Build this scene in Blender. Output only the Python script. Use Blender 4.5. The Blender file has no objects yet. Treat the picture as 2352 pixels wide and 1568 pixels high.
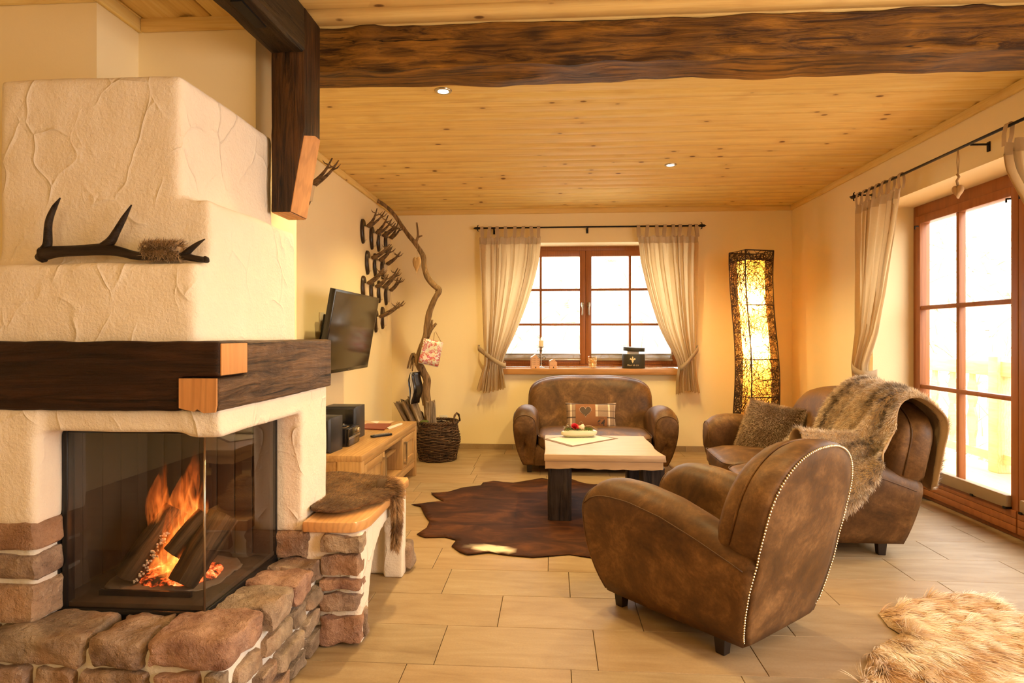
import bpy, bmesh, math, random
import numpy as np
from mathutils import Vector, Matrix, noise as mnoise

# ------------------------------------------------------------------ camera, world, lights, exposure
SC = bpy.context.scene
COL = SC.collection
PI = math.pi
F_PX, VPX, HY, CAMH = 1400.0, 1268.0, 770.0, 1.21
YAW = math.atan((VPX - 1176.0) / F_PX)
cam_d = bpy.data.cameras.new('camera')
cam_d.sensor_width = 36.0
cam_d.lens = F_PX / 2352.0 * 36.0
cam_d.shift_y = -14.0 / 2352.0
cam_d.clip_start = 0.05
cam_d.clip_end = 200
cam = bpy.data.objects.new('camera', cam_d)
COL.objects.link(cam)
cam.location = (0, 0, CAMH)
cam.rotation_euler = (PI / 2, 0, YAW)
SC.camera = cam
SC.view_settings.view_transform = 'Standard'
SC.view_settings.look = 'None'
SC.view_settings.exposure = 0.86
SC.view_settings.gamma = 1.0
SC.view_settings.use_curve_mapping = False
SC.cycles.max_bounces = 10
SC.cycles.diffuse_bounces = 5
SC.cycles.transparent_max_bounces = 24
SC.cycles.sample_clamp_indirect = 6.0
SC.cycles.caustics_reflective = False
SC.cycles.caustics_refractive = False

world = bpy.data.worlds.new('overcast_sky')
SC.world = world
world.use_nodes = True
_bg = world.node_tree.nodes['Background']
_bg.inputs[0].default_value = (1.0, 0.985, 0.95, 1)
_bg.inputs[1].default_value = 4.6

def area_portal(name, loc, rot, sx, sy):
    l = bpy.data.lights.new(name, 'AREA')
    l.shape = 'RECTANGLE'; l.size = sx; l.size_y = sy
    l.cycles.is_portal = True
    o = bpy.data.objects.new(name, l)
    o.location = loc; o.rotation_euler = rot
    COL.objects.link(o)
    return o
area_portal('balcony_door_portal', (2.83, 3.6, 1.1), (0, PI / 2, 0), 2.2, 2.6)
area_portal('side_door_portal', (2.83, 0.5, 1.15), (0, PI / 2, 0), 2.2, 2.4)
area_portal('window_portal', (0.37, 6.83, 1.5), (-PI / 2, 0, 0), 2.0, 1.4)

# area light added at the side opening to brighten right-facing stove sides
_l = bpy.data.lights.new('side_fill_light', 'AREA'); _l.shape = 'RECTANGLE'; _l.size = 1.6; _l.size_y = 1.5; _l.energy = 36; _l.color = (1.0, 0.87, 0.80)
_o = bpy.data.objects.new('side_fill_light', _l); _o.location = (2.62, 0.75, 1.35); _o.rotation_euler = (0, math.radians(88), math.radians(-10)); COL.objects.link(_o)

# ceiling spots: two visible recessed lamps, plus unseen ones added to brighten the room
LAMP_COL = (1.0, 0.72, 0.31)
DOWNLIGHTS = []
def spot_light(x, y, power, size=2.3):
    l = bpy.data.lights.new('downlight_and_fill', 'SPOT')
    l.energy = power; l.color = LAMP_COL; l.spot_size = size; l.spot_blend = 0.6
    l.shadow_soft_size = 0.04
    o = bpy.data.objects.new('downlight_and_fill', l)
    o.location = (x, y, 2.535)
    COL.objects.link(o)

# warm fill lights added behind the viewer, no fixtures there
def rear_fill(x, y, z, power, r):
    l = bpy.data.lights.new('rear_fill_light', 'POINT')
    l.energy = power; l.color = (1.0, 0.78, 0.46); l.shadow_soft_size = r
    o = bpy.data.objects.new('rear_fill_light', l); o.location = (x, y, z); COL.objects.link(o)
rear_fill(-0.9, -1.2, 2.1, 14, 0.30)
rear_fill(1.0, -1.2, 1.9, 19, 0.30)
for _x, _y, _p in ((0.7, 2.2, 50), (-0.1, 0.9, 12), (1.7, 0.9, 8), (0.9, 5.5, 38), (-0.7, 5.2, 50)):  # extra spots without fixtures, added as fill for floor and back wall
    spot_light(_x, _y, _p)

# ------------------------------------------------------------------ pixel helper (a point at a real depth)
def P(px, py, X=None, Y=None, Z=None):
    c, s = math.cos(YAW), math.sin(YAW)
    a = px - 1176.0
    dx, dy, dz = -s * F_PX + c * a, c * F_PX + s * a, HY - py
    if X is not None: t = X / dx
    elif Y is not None: t = Y / dy
    else: t = (Z - CAMH) / dz
    return (dx * t, dy * t, CAMH + dz * t)

# ------------------------------------------------------------------ objects
def tag(o, label=None, cat=None, group=None, kind=None):
    if label: o['label'] = label
    if cat: o['category'] = cat
    if group: o['group'] = group
    if kind: o['kind'] = kind
    return o

def empty(name, loc=(0, 0, 0), rz=0.0, label=None, cat=None, group=None, rot=None):
    o = bpy.data.objects.new(name, None)
    o.location = loc
    o.rotation_euler = rot if rot else (0, 0, rz)
    o.empty_display_size = 0.1
    COL.objects.link(o)
    return tag(o, label, cat, group)

def link_mesh(name, me, mat=None, parent=None, loc=None, rot=None, scale=None):
    o = bpy.data.objects.new(name, me)
    if mat is not None and not me.materials: me.materials.append(mat)
    if parent is not None: o.parent = parent
    if loc is not None: o.location = loc
    if rot is not None: o.rotation_euler = rot
    if scale is not None: o.scale = scale
    COL.objects.link(o)
    return o

def copy_tree(o, parent=None):
    c = o.copy(); COL.objects.link(c)
    if parent is not None: c.parent = parent
    for ch in list(o.children): copy_tree(ch, c)
    return c

class G:
    """collects geometry, then links it as ONE mesh object"""
    def __init__(s): s.v = []; s.f = []
    def add(s, v, f):
        n = len(s.v); s.v.extend([tuple(p) for p in v]); s.f.extend([tuple(i + n for i in q) for q in f]); return s
    def box(s, x0, x1, y0, y1, z0, z1):
        if x0 > x1: x0, x1 = x1, x0
        if y0 > y1: y0, y1 = y1, y0
        if z0 > z1: z0, z1 = z1, z0
        v = [(x0, y0, z0), (x1, y0, z0), (x1, y1, z0), (x0, y1, z0), (x0, y0, z1), (x1, y0, z1), (x1, y1, z1), (x0, y1, z1)]
        return s.add(v, [(0, 3, 2, 1), (4, 5, 6, 7), (0, 1, 5, 4), (1, 2, 6, 5), (2, 3, 7, 6), (3, 0, 4, 7)])
    def tube(s, pts, rad, seg=8, closed=False, caps=True, squash=None):
        pts = [Vector(p) for p in pts]; n = len(pts)
        if not hasattr(rad, '__len__'): rad = [rad] * n
        rings = []; prev = None
        for i in range(n):
            if closed: t = pts[(i + 1) % n] - pts[i - 1]
            else: t = pts[min(i + 1, n - 1)] - pts[max(i - 1, 0)]
            if t.length < 1e-9: t = Vector((0, 0, 1))
            t.normalize()
            if prev is None:
                a = Vector((0, 0, 1)) if abs(t.z) < 0.9 else Vector((1, 0, 0))
                u = t.cross(a).normalized()
            else:
                u = (prev - t * prev.dot(t))
                u = u.normalized() if u.length > 1e-6 else t.orthogonal().normalized()
            prev = u; w = t.cross(u)
            r = rad[i]
            rings.append([pts[i] + (u * math.cos(2 * PI * k / seg) + w * math.sin(2 * PI * k / seg)) * r for k in range(seg)])
        return s.loft(rings, closed, caps)
    def loft(s, rings, closed=False, caps=True):
        n = len(rings); m = len(rings[0]); v = [p for r in rings for p in r]; f = []
        for i in range(n if closed else n - 1):
            j = (i + 1) % n
            for k in range(m):
                l = (k + 1) % m
                f.append((i * m + k, i * m + l, j * m + l, j * m + k))
        if caps and not closed:
            f.append(tuple(range(m - 1, -1, -1))); f.append(tuple((n - 1) * m + k for k in range(m)))
        return s.add(v, f)
    def lathe(s, prof, c=(0, 0, 0), seg=24, caps=True):
        rings = [[(c[0] + r * math.cos(2 * PI * k / seg), c[1] + r * math.sin(2 * PI * k / seg), c[2] + z) for k in range(seg)] for r, z in prof]
        return s.loft(rings, False, caps)
    def prism(s, poly, z0, z1):
        n = len(poly)
        v = [(x, y, z0) for x, y in poly] + [(x, y, z1) for x, y in poly]
        f = [tuple(range(n - 1, -1, -1)), tuple(range(n, 2 * n))] + [(i, (i + 1) % n, n + (i + 1) % n, n + i) for i in range(n)]
        return s.add(v, f)
    def build(s, name, mat=None, parent=None, smooth=False, bevel=0, bseg=2, sub=0, loc=None, rot=None, fix=True, weld=False):
        me = bpy.data.meshes.new(name)
        me.from_pydata(s.v, [], s.f)
        if fix or bevel or weld:
            bm = bmesh.new(); bm.from_mesh(me)
            if weld: bmesh.ops.remove_doubles(bm, verts=bm.verts, dist=1e-5)
            bmesh.ops.recalc_face_normals(bm, faces=bm.faces)
            if bevel:
                es = [e for e in bm.edges if len(e.link_faces) == 2 and e.calc_face_angle(0) > 0.5]
                bmesh.ops.bevel(bm, geom=es, offset=bevel, segments=bseg, profile=0.5, affect='EDGES', clamp_overlap=True)
            bm.to_mesh(me); bm.free()
        if smooth:
            me.polygons.foreach_set('use_smooth', [True] * len(me.polygons))
            if smooth == 'auto':
                try: me.set_sharp_from_angle(angle=0.7)
                except Exception: pass
        me.update()
        o = link_mesh(name, me, mat, parent, loc, rot)
        if sub:
            md = o.modifiers.new('sub', 'SUBSURF'); md.levels = sub; md.render_levels = sub
        return o

def box_obj(name, x0, x1, y0, y1, z0, z1, mat, parent=None, bevel=0.0, **k):
    return G().box(x0, x1, y0, y1, z0, z1).build(name, mat, parent, bevel=bevel, smooth='auto' if bevel else False, **k)

def cr(pts, n):
    """Catmull-Rom through points, n samples"""
    pts = np.array(pts, float); m = len(pts)
    e = np.vstack([2 * pts[0] - pts[1], pts, 2 * pts[-1] - pts[-2]])
    out = []
    for i in range(n):
        t = i / (n - 1) * (m - 1); k = min(int(t), m - 2); t -= k
        a, b, c, d = e[k], e[k + 1], e[k + 2], e[k + 3]
        out.append(0.5 * ((2 * b) + (-a + c) * t + (2 * a - 5 * b + 4 * c - d) * t * t + (-a + 3 * b - 3 * c + d) * t ** 3))
    return np.array(out)

def interp(x, xs, ys): return float(np.interp(x, xs, ys))

def cube_grid(n):
    """surface grid of the cube [-1,1]^3, n cells a side, welded"""
    idx = {}; v = []; f = []
    def vid(p):
        k = tuple(round(c * n) for c in p)
        if k not in idx: idx[k] = len(v); v.append(p)
        return idx[k]
    for ax in range(3):
        for sgn in (-1, 1):
            for i in range(n):
                for j in range(n):
                    q = []
                    for a, b in ((i, j), (i + 1, j), (i + 1, j + 1), (i, j + 1)):
                        p = [0, 0, 0]; p[ax] = sgn; p[(ax + 1) % 3] = -1 + 2 * a / n; p[(ax + 2) % 3] = -1 + 2 * b / n
                        q.append(vid(tuple(p)))
                    f.append(tuple(q if sgn > 0 else q[::-1]))
    return np.array(v, float), f

def superbox(hx, hy, hz, e=5.0, n=6, rough=0.0, freq=3.0, seed=0):
    v, f = cube_grid(n)
    d = (np.abs(v) ** e).sum(1) ** (1 / e)
    v = v / d[:, None] * np.array([hx, hy, hz])
    if rough:
        out = []
        for p in v:
            q = Vector(p) * freq + Vector((seed * 3.7, seed * 1.3, seed * 7.1))
            dn = mnoise.noise_vector(q) * rough + mnoise.noise_vector(q * 2.3) * rough * 0.5
            out.append(Vector(p) + dn)
        v = np.array([tuple(p) for p in out])
    return v, f

def fur(name, pts, nrm, length, parent=None, mat=None, cols=None, comb=(0, 0, 0), comb_k=0.6, width=0.0012, jitter=0.35, seg=2, seed=1, droop=0.2, tipw=0.25):
    """a coat of fine blades, one mesh; cols (n,3) is the hair's own colour"""
    rs = np.random.RandomState(seed)
    pts = np.asarray(pts, float); nrm = np.asarray(nrm, float); n = len(pts)
    length = np.broadcast_to(np.asarray(length, float), (n,)) * (0.7 + 0.6 * rs.rand(n))
    comb = np.broadcast_to(np.asarray(comb, float), (n, 3))
    d = nrm * (1 - comb_k * 0.7) + comb * comb_k + rs.normal(0, jitter, (n, 3)) * 0.5
    d /= np.linalg.norm(d, axis=1)[:, None] + 1e-9
    side = np.cross(d, rs.normal(0, 1, (n, 3))); side /= np.linalg.norm(side, axis=1)[:, None] + 1e-9
    levels = []
    p = pts.copy(); cur = d.copy()
    step = (length / seg)[:, None]
    for k in range(seg + 1):
        w = width * (1 - (1 - tipw) * k / seg)
        if k == seg: levels.append([p])
        else: levels.append([p - side * w, p + side * w])
        cur = cur + comb * comb_k * 0.4 - np.array([0, 0, droop * 0.5])
        cur /= np.linalg.norm(cur, axis=1)[:, None] + 1e-9
        p = p + cur * step
    allv = np.stack([a for l in levels for a in l], 1)      # n, nv, 3
    nv = allv.shape[1]
    faces = []; loops_per = []
    base = []
    for k in range(seg):
        a = 2 * k
        if k < seg - 1: base.append((a, a + 1, a + 3, a + 2))
        else: base.append((a, a + 1, a + 2))
    nf = len(base)
    loop_tmpl = np.array([i for q in base for i in q]); lens = np.array([len(q) for q in base])
    loops = (np.arange(n)[:, None] * nv + loop_tmpl[None, :]).ravel()
    tot = np.tile(lens, n); start = np.concatenate([[0], np.cumsum(tot)[:-1]])
    me = bpy.data.meshes.new(name)
    me.vertices.add(n * nv); me.vertices.foreach_set('co', allv.reshape(-1).astype(np.float32))
    me.loops.add(len(loops)); me.loops.foreach_set('vertex_index', loops.astype(np.int32))
    me.polygons.add(n * nf); me.polygons.foreach_set('loop_start', start.astype(np.int32))
    try: me.polygons.foreach_set('loop_total', tot.astype(np.int32))
    except Exception: pass
    me.update(calc_edges=True)
    me.polygons.foreach_set('use_smooth', [True] * len(me.polygons))
    if cols is not None:
        at = me.color_attributes.new('fur_col', 'FLOAT_COLOR', 'POINT')
        cc = np.ones((n, nv, 4), np.float32)
        if isinstance(cols, tuple):                       # (root colours, tip colours)
            root, tip = cols
            for k in range(nv):
                t = min(1.0, (k // 2) / seg)
                cc[:, k, :3] = root * (1 - t) + tip * t
        else: cc[:, :, :3] = cols[:, None, :]
        at.data.foreach_set('color', cc.reshape(-1))
    return link_mesh(name, me, mat, parent)

def scatter(verts, faces, n, seed=0):
    """random points + normals over a quad/tri surface"""
    rs = np.random.RandomState(seed)
    v = np.asarray(verts, float); tris = []
    for q in faces:
        for k in range(1, len(q) - 1): tris.append((q[0], q[k], q[k + 1]))
    t = np.array(tris)
    a, b, c = v[t[:, 0]], v[t[:, 1]], v[t[:, 2]]
    cr_ = np.cross(b - a, c - a); ar = np.linalg.norm(cr_, axis=1)
    nn = cr_ / (ar[:, None] + 1e-12)
    pick = rs.choice(len(t), n, p=ar / ar.sum())
    r1 = np.sqrt(rs.rand(n))[:, None]; r2 = rs.rand(n)[:, None]
    p = (1 - r1) * a[pick] + r1 * (1 - r2) * b[pick] + r1 * r2 * c[pick]
    return p, nn[pick]

def vnoise(p, freq, seed=0.0):
    off = Vector((seed, seed * 1.7, -seed))
    return np.array([mnoise.noise(Vector(q) * freq + off) for q in p])

# ------------------------------------------------------------------ materials
class MB:
    def __init__(s, name):
        s.m = bpy.data.materials.new(name); s.m.use_nodes = True
        s.nt = s.m.node_tree; s.bsdf = s.nt.nodes['Principled BSDF']; s.out = s.nt.nodes['Material Output']
    def n(s, typ, **k):
        nd = s.nt.nodes.new(typ)
        for a, b in k.items():
            if a.startswith('i_'):
                key = a[2:]
                key = int(key) if key.isdigit() else key.replace('_', ' ')
                s.set(nd.inputs[key], b)
            else: setattr(nd, a, b)
        return nd
    def set(s, inp, val):
        if isinstance(val, bpy.types.NodeSocket): s.nt.links.new(val, inp)
        elif isinstance(val, (tuple, list)) and len(val) == 3 and inp.type == 'RGBA': inp.default_value = (*val, 1)
        else: inp.default_value = val
    def coord(s, scale=(1, 1, 1), rot=(0, 0, 0), space='Object', rand=0.0):
        tc = s.n('ShaderNodeTexCoord')
        src = tc.outputs[space]
        if rand:
            oi = s.n('ShaderNodeObjectInfo')
            mu = s.n('ShaderNodeMath', operation='MULTIPLY', i_0=oi.outputs['Random'], i_1=rand)
            va = s.n('ShaderNodeVectorMath', operation='ADD', i_0=src, i_1=mu.outputs[0]); src = va.outputs[0]
        mp = s.n('ShaderNodeMapping', i_Vector=src, i_Scale=scale, i_Rotation=rot)
        return mp.outputs[0]
    def noise(s, vec, scale, detail=4.0, rough=0.55, dist=0.0):
        return s.n('ShaderNodeTexNoise', i_Vector=vec, i_Scale=scale, i_Detail=detail, i_Roughness=rough, i_Distortion=dist).outputs['Fac']
    def ramp(s, fac, stops, interp='LINEAR'):
        r = s.n('ShaderNodeValToRGB', i_0=fac); r.color_ramp.interpolation = interp
        e = r.color_ramp.elements
        while len(e) < len(stops): e.new(0.5)
        for k, (p, c) in enumerate(stops):
            e[k].position = p
            e[k].color = (*c, 1) if hasattr(c, '__len__') else (c, c, c, 1)
        return r.outputs[0]
    def mix(s, fac, a, b, mode='MIX'):
        m = s.n('ShaderNodeMix', data_type='RGBA', blend_type=mode)
        s.set(m.inputs[0], fac); s.set(m.inputs[6], a); s.set(m.inputs[7], b)
        return m.outputs[2]
    def math(s, op, a, b=0.0, clamp=False):
        m = s.n('ShaderNodeMath', operation=op, use_clamp=clamp, i_0=a, i_1=b); return m.outputs[0]
    def bump(s, h, strength=0.3, dist=0.01, prev=None):
        b = s.n('ShaderNodeBump', i_Height=h, i_Strength=strength, i_Distance=dist)
        if prev is not None: s.set(b.inputs['Normal'], prev)
        return b.outputs[0]
    def fin(s, color=None, rough=0.5, normal=None, metal=0.0, spec=None, **k):
        b = s.bsdf.inputs
        if color is not None: s.set(b['Base Color'], color)
        s.set(b['Roughness'], rough); s.set(b['Metallic'], metal)
        if normal is not None: s.set(b['Normal'], normal)
        if spec is not None: s.set(b['Specular IOR Level'], spec)
        for a, v in k.items(): s.set(b[a.replace('_', ' ')], v)
        return s.m

def plain(name, col, rough=0.5, metal=0.0, spec=None):
    m = MB(name)
    c = m.noise(m.coord(), 12.0, 3.0)
    col2 = tuple(x * 0.82 for x in col)
    return m.fin(m.mix(c, col2, col), rough, m.bump(c, 0.05, 0.002), metal, spec)

def srgb(r, g, b):
    f = lambda c: (c / 255 / 12.92) if c / 255 <= 0.04045 else ((c / 255 + 0.055) / 1.055) ** 2.4
    return (f(r), f(g), f(b))

M = {}
def sandstone(name, red):
    m = MB(name); v = m.coord(rand=17.0)
    oi = m.n('ShaderNodeObjectInfo').outputs['Random']
    tint = m.ramp(oi, [(0.0, (0.34, 0.23, 0.14)), (0.2, (0.30, 0.165, 0.115)), (0.4, (0.40, 0.28, 0.175)), (0.6, (0.25, 0.19, 0.13)), (0.8, (0.36, 0.205, 0.14)), (1.0, (0.44, 0.34, 0.22))])
    if red: tint = m.mix(0.85, tint, (0.36, 0.13, 0.085))
    n1 = m.noise(v, 9.0, 6.0, 0.65); n2 = m.noise(v, 45.0, 5.0, 0.7); n3 = m.noise(v, 4.0, 2.0)
    c = m.mix(m.ramp(n1, [(0.36, 0.0), (0.64, 1.0)]), m.mix(0.6, tint, (0.09, 0.055, 0.035)), m.mix(0.4, tint, (0.62, 0.48, 0.34)))
    c = m.mix(m.ramp(n3, [(0.52, 0.0), (0.72, 0.5)]), c, (0.48, 0.25, 0.12))
    c = m.mix(m.ramp(n2, [(0.62, 0.0), (0.72, 0.5)]), c, (0.75, 0.60, 0.46))
    b = m.bump(n1, 0.9, 0.035); b = m.bump(n2, 0.9, 0.014, b)
    M['stone_red' if red else 'stone'] = m.fin(c, 0.85, b)

def make_materials():
    # painted plaster wall
    m = MB('wall_paint'); v = m.coord()
    n1 = m.noise(v, 90.0, 3.0); n2 = m.noise(v, 3.0, 3.0)
    M['wall'] = m.fin(m.mix(n2, (0.88, 0.735, 0.44), (0.91, 0.77, 0.47)), 0.75, m.bump(n1, 0.12, 0.004))
    m = MB('reveal_paint'); v = m.coord(); n1 = m.noise(v, 90.0, 3.0)
    M['reveal'] = m.fin(m.mix(n1, (0.84, 0.80, 0.72), (0.88, 0.84, 0.76)), 0.75, m.bump(n1, 0.12, 0.004))
    # hand-trowelled stove plaster
    m = MB('trowelled_plaster'); v = m.coord()
    wv = m.n('ShaderNodeTexNoise', i_Vector=v, i_Scale=3.0, i_Detail=2.0).outputs['Color']
    vv = m.n('ShaderNodeVectorMath', operation='ADD', i_0=v, i_1=m.n('ShaderNodeVectorMath', operation='SCALE', i_0=wv, i_Scale=0.35).outputs[0]).outputs[0]
    vo = m.n('ShaderNodeTexVoronoi', feature='DISTANCE_TO_EDGE', i_Vector=m.n('ShaderNodeMapping', i_Vector=vv, i_Scale=(1, 1, 0.5)).outputs[0], i_Scale=6.0)
    ridge = m.ramp(vo.outputs['Distance'], [(0.0, 1.0), (0.025, 0.35), (0.07, 0.0)])
    msk = m.ramp(m.noise(v, 4.5, 3.0), [(0.46, 0.0), (0.60, 1.0)])
    ridge = m.math('MULTIPLY', ridge, msk)
    grain = m.noise(v, 110.0, 4.0, 0.6); mid = m.noise(v, 9.0, 3.0)
    b = m.bump(grain, 0.5, 0.006); b = m.bump(mid, 0.3, 0.03, b); b = m.bump(ridge, 0.6, 0.008, b)
    M['plaster'] = m.fin(m.mix(mid, (0.82, 0.72, 0.58), (0.88, 0.79, 0.66)), 0.8, b)
    # mortar
    m = MB('mortar'); v = m.coord(); n1 = m.noise(v, 60.0, 5.0); n2 = m.noise(v, 8.0, 3.0)
    M['mortar'] = m.fin(m.mix(n2, (0.62, 0.58, 0.50), (0.82, 0.78, 0.70)), 0.9, m.bump(n1, 0.5, 0.008))
    # rough sandstone, each stone its own tint
    for _nm, _red in (('sandstone', False), ('red_sandstone', True)): sandstone(_nm, _red)
    # floor tile: sandstone-look porcelain
    m = MB('floor_tile'); v = m.coord(rand=23.0)
    oi = m.n('ShaderNodeObjectInfo').outputs['Random']
    vr = m.n('ShaderNodeMapping', i_Vector=v, i_Rotation=(0, 0, 0.7), i_Scale=(1.2, 6.5, 1)).outputs[0]
    n1 = m.noise(vr, 2.2, 6.0, 0.6, 0.6); n2 = m.noise(v, 120.0, 4.0, 0.7); n3 = m.noise(v, 2.0, 3.0)
    c = m.ramp(n1, [(0.28, (0.235, 0.155, 0.076)), (0.42, (0.30, 0.21, 0.110)), (0.55, (0.345, 0.25, 0.138)), (0.72, (0.40, 0.305, 0.185))])
    c = m.mix(m.math('MULTIPLY', oi, 0.28), c, (0.42, 0.235, 0.095))
    c = m.mix(m.ramp(n2, [(0.35, 0.22), (0.6, 0.0)]), c, (0.17, 0.095, 0.04))
    M['tile'] = m.fin(c, m.ramp(n2, [(0.3, 0.42), (0.7, 0.58)]), m.bump(n2, 0.22, 0.003, m.bump(n1, 0.15, 0.004)), spec=0.35)
    M['grout'] = plain('grout', (0.20, 0.15, 0.10), 0.9)
    # pine boards
    def pine(name, axis, base=None):
        m = MB(name); v = m.coord(rand=31.0)
        sc = (0.5, 9, 9) if axis == 'X' else (9, 0.5, 9)
        kn = (5.5, 9.0, 9.0) if axis == 'X' else (9.0, 5.5, 9.0)
        vs = m.n('ShaderNodeMapping', i_Vector=v, i_Scale=sc).outputs[0]
        vk = m.n('ShaderNodeMapping', i_Vector=v, i_Scale=kn).outputs[0]
        vo = m.n('ShaderNodeTexVoronoi', i_Vector=vk, i_Scale=1.0, i_Randomness=1.0)
        d = vo.outputs['Distance']
        sel = m.ramp(m.n('ShaderNodeSeparateColor', i_0=vo.outputs['Color']).outputs[0], [(0.50, 0.0), (0.51, 1.0)])
        knot = m.math('MULTIPLY', m.ramp(d, [(0.0, 1.0), (0.09, 0.85), (0.14, 0.0)]), sel)
        halo = m.math('MULTIPLY', m.ramp(d, [(0.1, 1.0), (0.42, 0.0)]), sel)
        g = m.noise(vs, 3.0, 6.0, 0.6, 1.2)
        g2 = m.noise(m.n('ShaderNodeMapping', i_Vector=vs, i_Scale=(1, 4, 4) if axis == 'X' else (4, 1, 4)).outputs[0], 3.5, 4.0, 0.7)
        oi = m.n('ShaderNodeObjectInfo').outputs['Random']
        c = m.ramp(g, [(0.3, (0.72, 0.50, 0.165)), (0.5, (0.82, 0.62, 0.225)), (0.7, (0.86, 0.69, 0.29))])
        c = m.mix(m.math('MULTIPLY', oi, 0.30), c, (0.74, 0.44, 0.17))
        c = m.mix(m.ramp(g2, [(0.5, 0.0), (0.75, 0.35)]), c, (0.48, 0.24, 0.07))
        c = m.mix(m.math('MULTIPLY', halo, 0.3), c, (0.50, 0.27, 0.09))
        c = m.mix(knot, c, (0.17, 0.075, 0.025))
        return m.fin(c, 0.62, m.bump(g2, 0.05, 0.002), spec=0.2)
    M['pineX'] = pine('pine_boards', 'X'); M['pineY'] = pine('pine_boards_lengthwise', 'Y')
    # old hewn timber
    def old(name, axis, dark, light, amt=0.5, rough=0.55):
        m = MB(name); v = m.coord()
        sc = {'X': (1.2, 14, 14), 'Y': (14, 1.2, 14), 'Z': (14, 14, 1.2)}[axis]
        s2 = {'X': (1.5, 40, 40), 'Y': (40, 1.5, 40), 'Z': (40, 40, 1.5)}[axis]
        vs = m.n('ShaderNodeMapping', i_Vector=v, i_Scale=sc).outputs[0]
        v2 = m.n('ShaderNodeMapping', i_Vector=v, i_Scale=s2).outputs[0]
        n1 = m.noise(vs, 1.9, 7.0, 0.7, 1.0); n2 = m.noise(v2, 1.0, 4.0, 0.7, 0.8); n3 = m.noise(v, 3.5, 3.0)
        c = m.ramp(n1, [(0.38, dark), (0.52, tuple(a * 0.5 + b * 0.5 for a, b in zip(dark, light))), (0.66, light)])
        c = m.mix(m.ramp(n3, [(0.4, 0.0), (0.7, amt)]), c, dark)
        kp = m.n('ShaderNodeMapping', i_Vector=v, i_Scale={'X': (2.2, 6, 6), 'Y': (6, 2.2, 6), 'Z': (6, 6, 2.2)}[axis]).outputs[0]
        kv = m.n('ShaderNodeTexVoronoi', i_Vector=kp, i_Scale=1.0)
        kd = m.math('ADD', kv.outputs['Distance'], m.math('MULTIPLY', m.math('SUBTRACT', n1, 0.5), 0.35))
        c = m.mix(m.ramp(kd, [(0.05, 0.9), (0.22, 0.0)]), c, tuple(a * 0.5 for a in dark))
        crack = m.ramp(n2, [(0.32, 1.0), (0.42, 0.0)])
        c = m.mix(crack, c, tuple(a * 0.25 for a in dark))
        b = m.bump(n1, 0.5, 0.02); b = m.bump(n2, 0.5, 0.006, b)
        return m.fin(c, rough, b, spec=0.25)
    M['beam'] = old('hewn_beam', 'X', (0.045, 0.018, 0.004), (0.34, 0.155, 0.020), 0.5, 0.55)
    M['beamY'] = old('hewn_beam_cross', 'Y', (0.015, 0.009, 0.004), (0.075, 0.045, 0.015), 0.5)
    M['beamZ'] = old('hewn_post', 'Z', (0.016, 0.008, 0.003), (0.11, 0.045, 0.010), 0.5)
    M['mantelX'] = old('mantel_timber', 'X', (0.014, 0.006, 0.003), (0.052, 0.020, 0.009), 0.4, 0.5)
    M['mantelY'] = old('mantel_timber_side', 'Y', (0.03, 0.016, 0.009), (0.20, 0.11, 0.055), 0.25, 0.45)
    M['char'] = old('charred_timber', 'Z', (0.008, 0.005, 0.004), (0.05, 0.033, 0.024), 0.4, 0.38)
    M['log'] = old('fire_log', 'Z', (0.01, 0.007, 0.005), (0.16, 0.09, 0.045), 0.6, 0.8)
    M['bark'] = old('bark', 'Z', (0.07, 0.045, 0.028), (0.48, 0.36, 0.24), 0.35, 0.9)
    M['drift'] = old('driftwood', 'Z', (0.12, 0.07, 0.03), (0.42, 0.26, 0.12), 0.25, 0.7)
    # oak family
    def oak(name, axis, a, b, rough=0.42, staves=None):
        m = MB(name); v = m.coord(rand=9.0)
        sc = {'X': (1.0, 9, 9), 'Y': (9, 1.0, 9), 'Z': (9, 9, 1.0)}[axis]
        vs = m.n('ShaderNodeMapping', i_Vector=v, i_Scale=sc).outputs[0]
        n1 = m.noise(vs, 1.6, 6.0, 0.6, 2.2)
        w = m.n('ShaderNodeTexWave', wave_type='BANDS', bands_direction={'X': 'Y', 'Y': 'X', 'Z': 'X'}[axis], i_Vector=vs, i_Scale=1.5, i_Distortion=7.0, i_Detail=3.0, i_Detail_Scale=1.2).outputs['Fac']
        n2 = m.noise(m.n('ShaderNodeMapping', i_Vector=vs, i_Scale=(4, 4, 4)).outputs[0], 4.0, 3.0)
        c = m.ramp(n1, [(0.25, a), (0.75, b)])
        c = m.mix(m.ramp(w, [(0.5, 0.0), (0.95, 0.32)]), c, tuple(x * 0.62 for x in a))
        if staves:
            sp = m.n('ShaderNodeSeparateXYZ', i_0=v)
            q = m.math('FLOOR', m.math('DIVIDE', sp.outputs[{'X': 1, 'Y': 0, 'Z': 1}[axis]], staves))
            wn = m.n('ShaderNodeTexWhiteNoise', noise_dimensions='1D'); m.set(wn.inputs['W'], q)
            c = m.mix(m.math('MULTIPLY', wn.outputs['Value'], 0.45), c, tuple(x * 0.6 for x in a))
        return m.fin(c, rough, m.bump(n2, 0.08, 0.002), spec=0.4)
    M['oakY'] = oak('oak_lengthwise', 'Y', (0.40, 0.205, 0.065), (0.60, 0.36, 0.145), 0.4, 0.07)
    M['oakZ'] = oak('oak_upright', 'Z', (0.43, 0.23, 0.075), (0.62, 0.38, 0.155), 0.45, 0.06)
    M['tableX'] = oak('table_oak', 'X', (0.42, 0.25, 0.125), (0.54, 0.355, 0.20), 0.45)
    M['benchY'] = oak('bench_beech', 'Y', (0.62, 0.31, 0.11), (0.70, 0.38, 0.15), 0.3)
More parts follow.
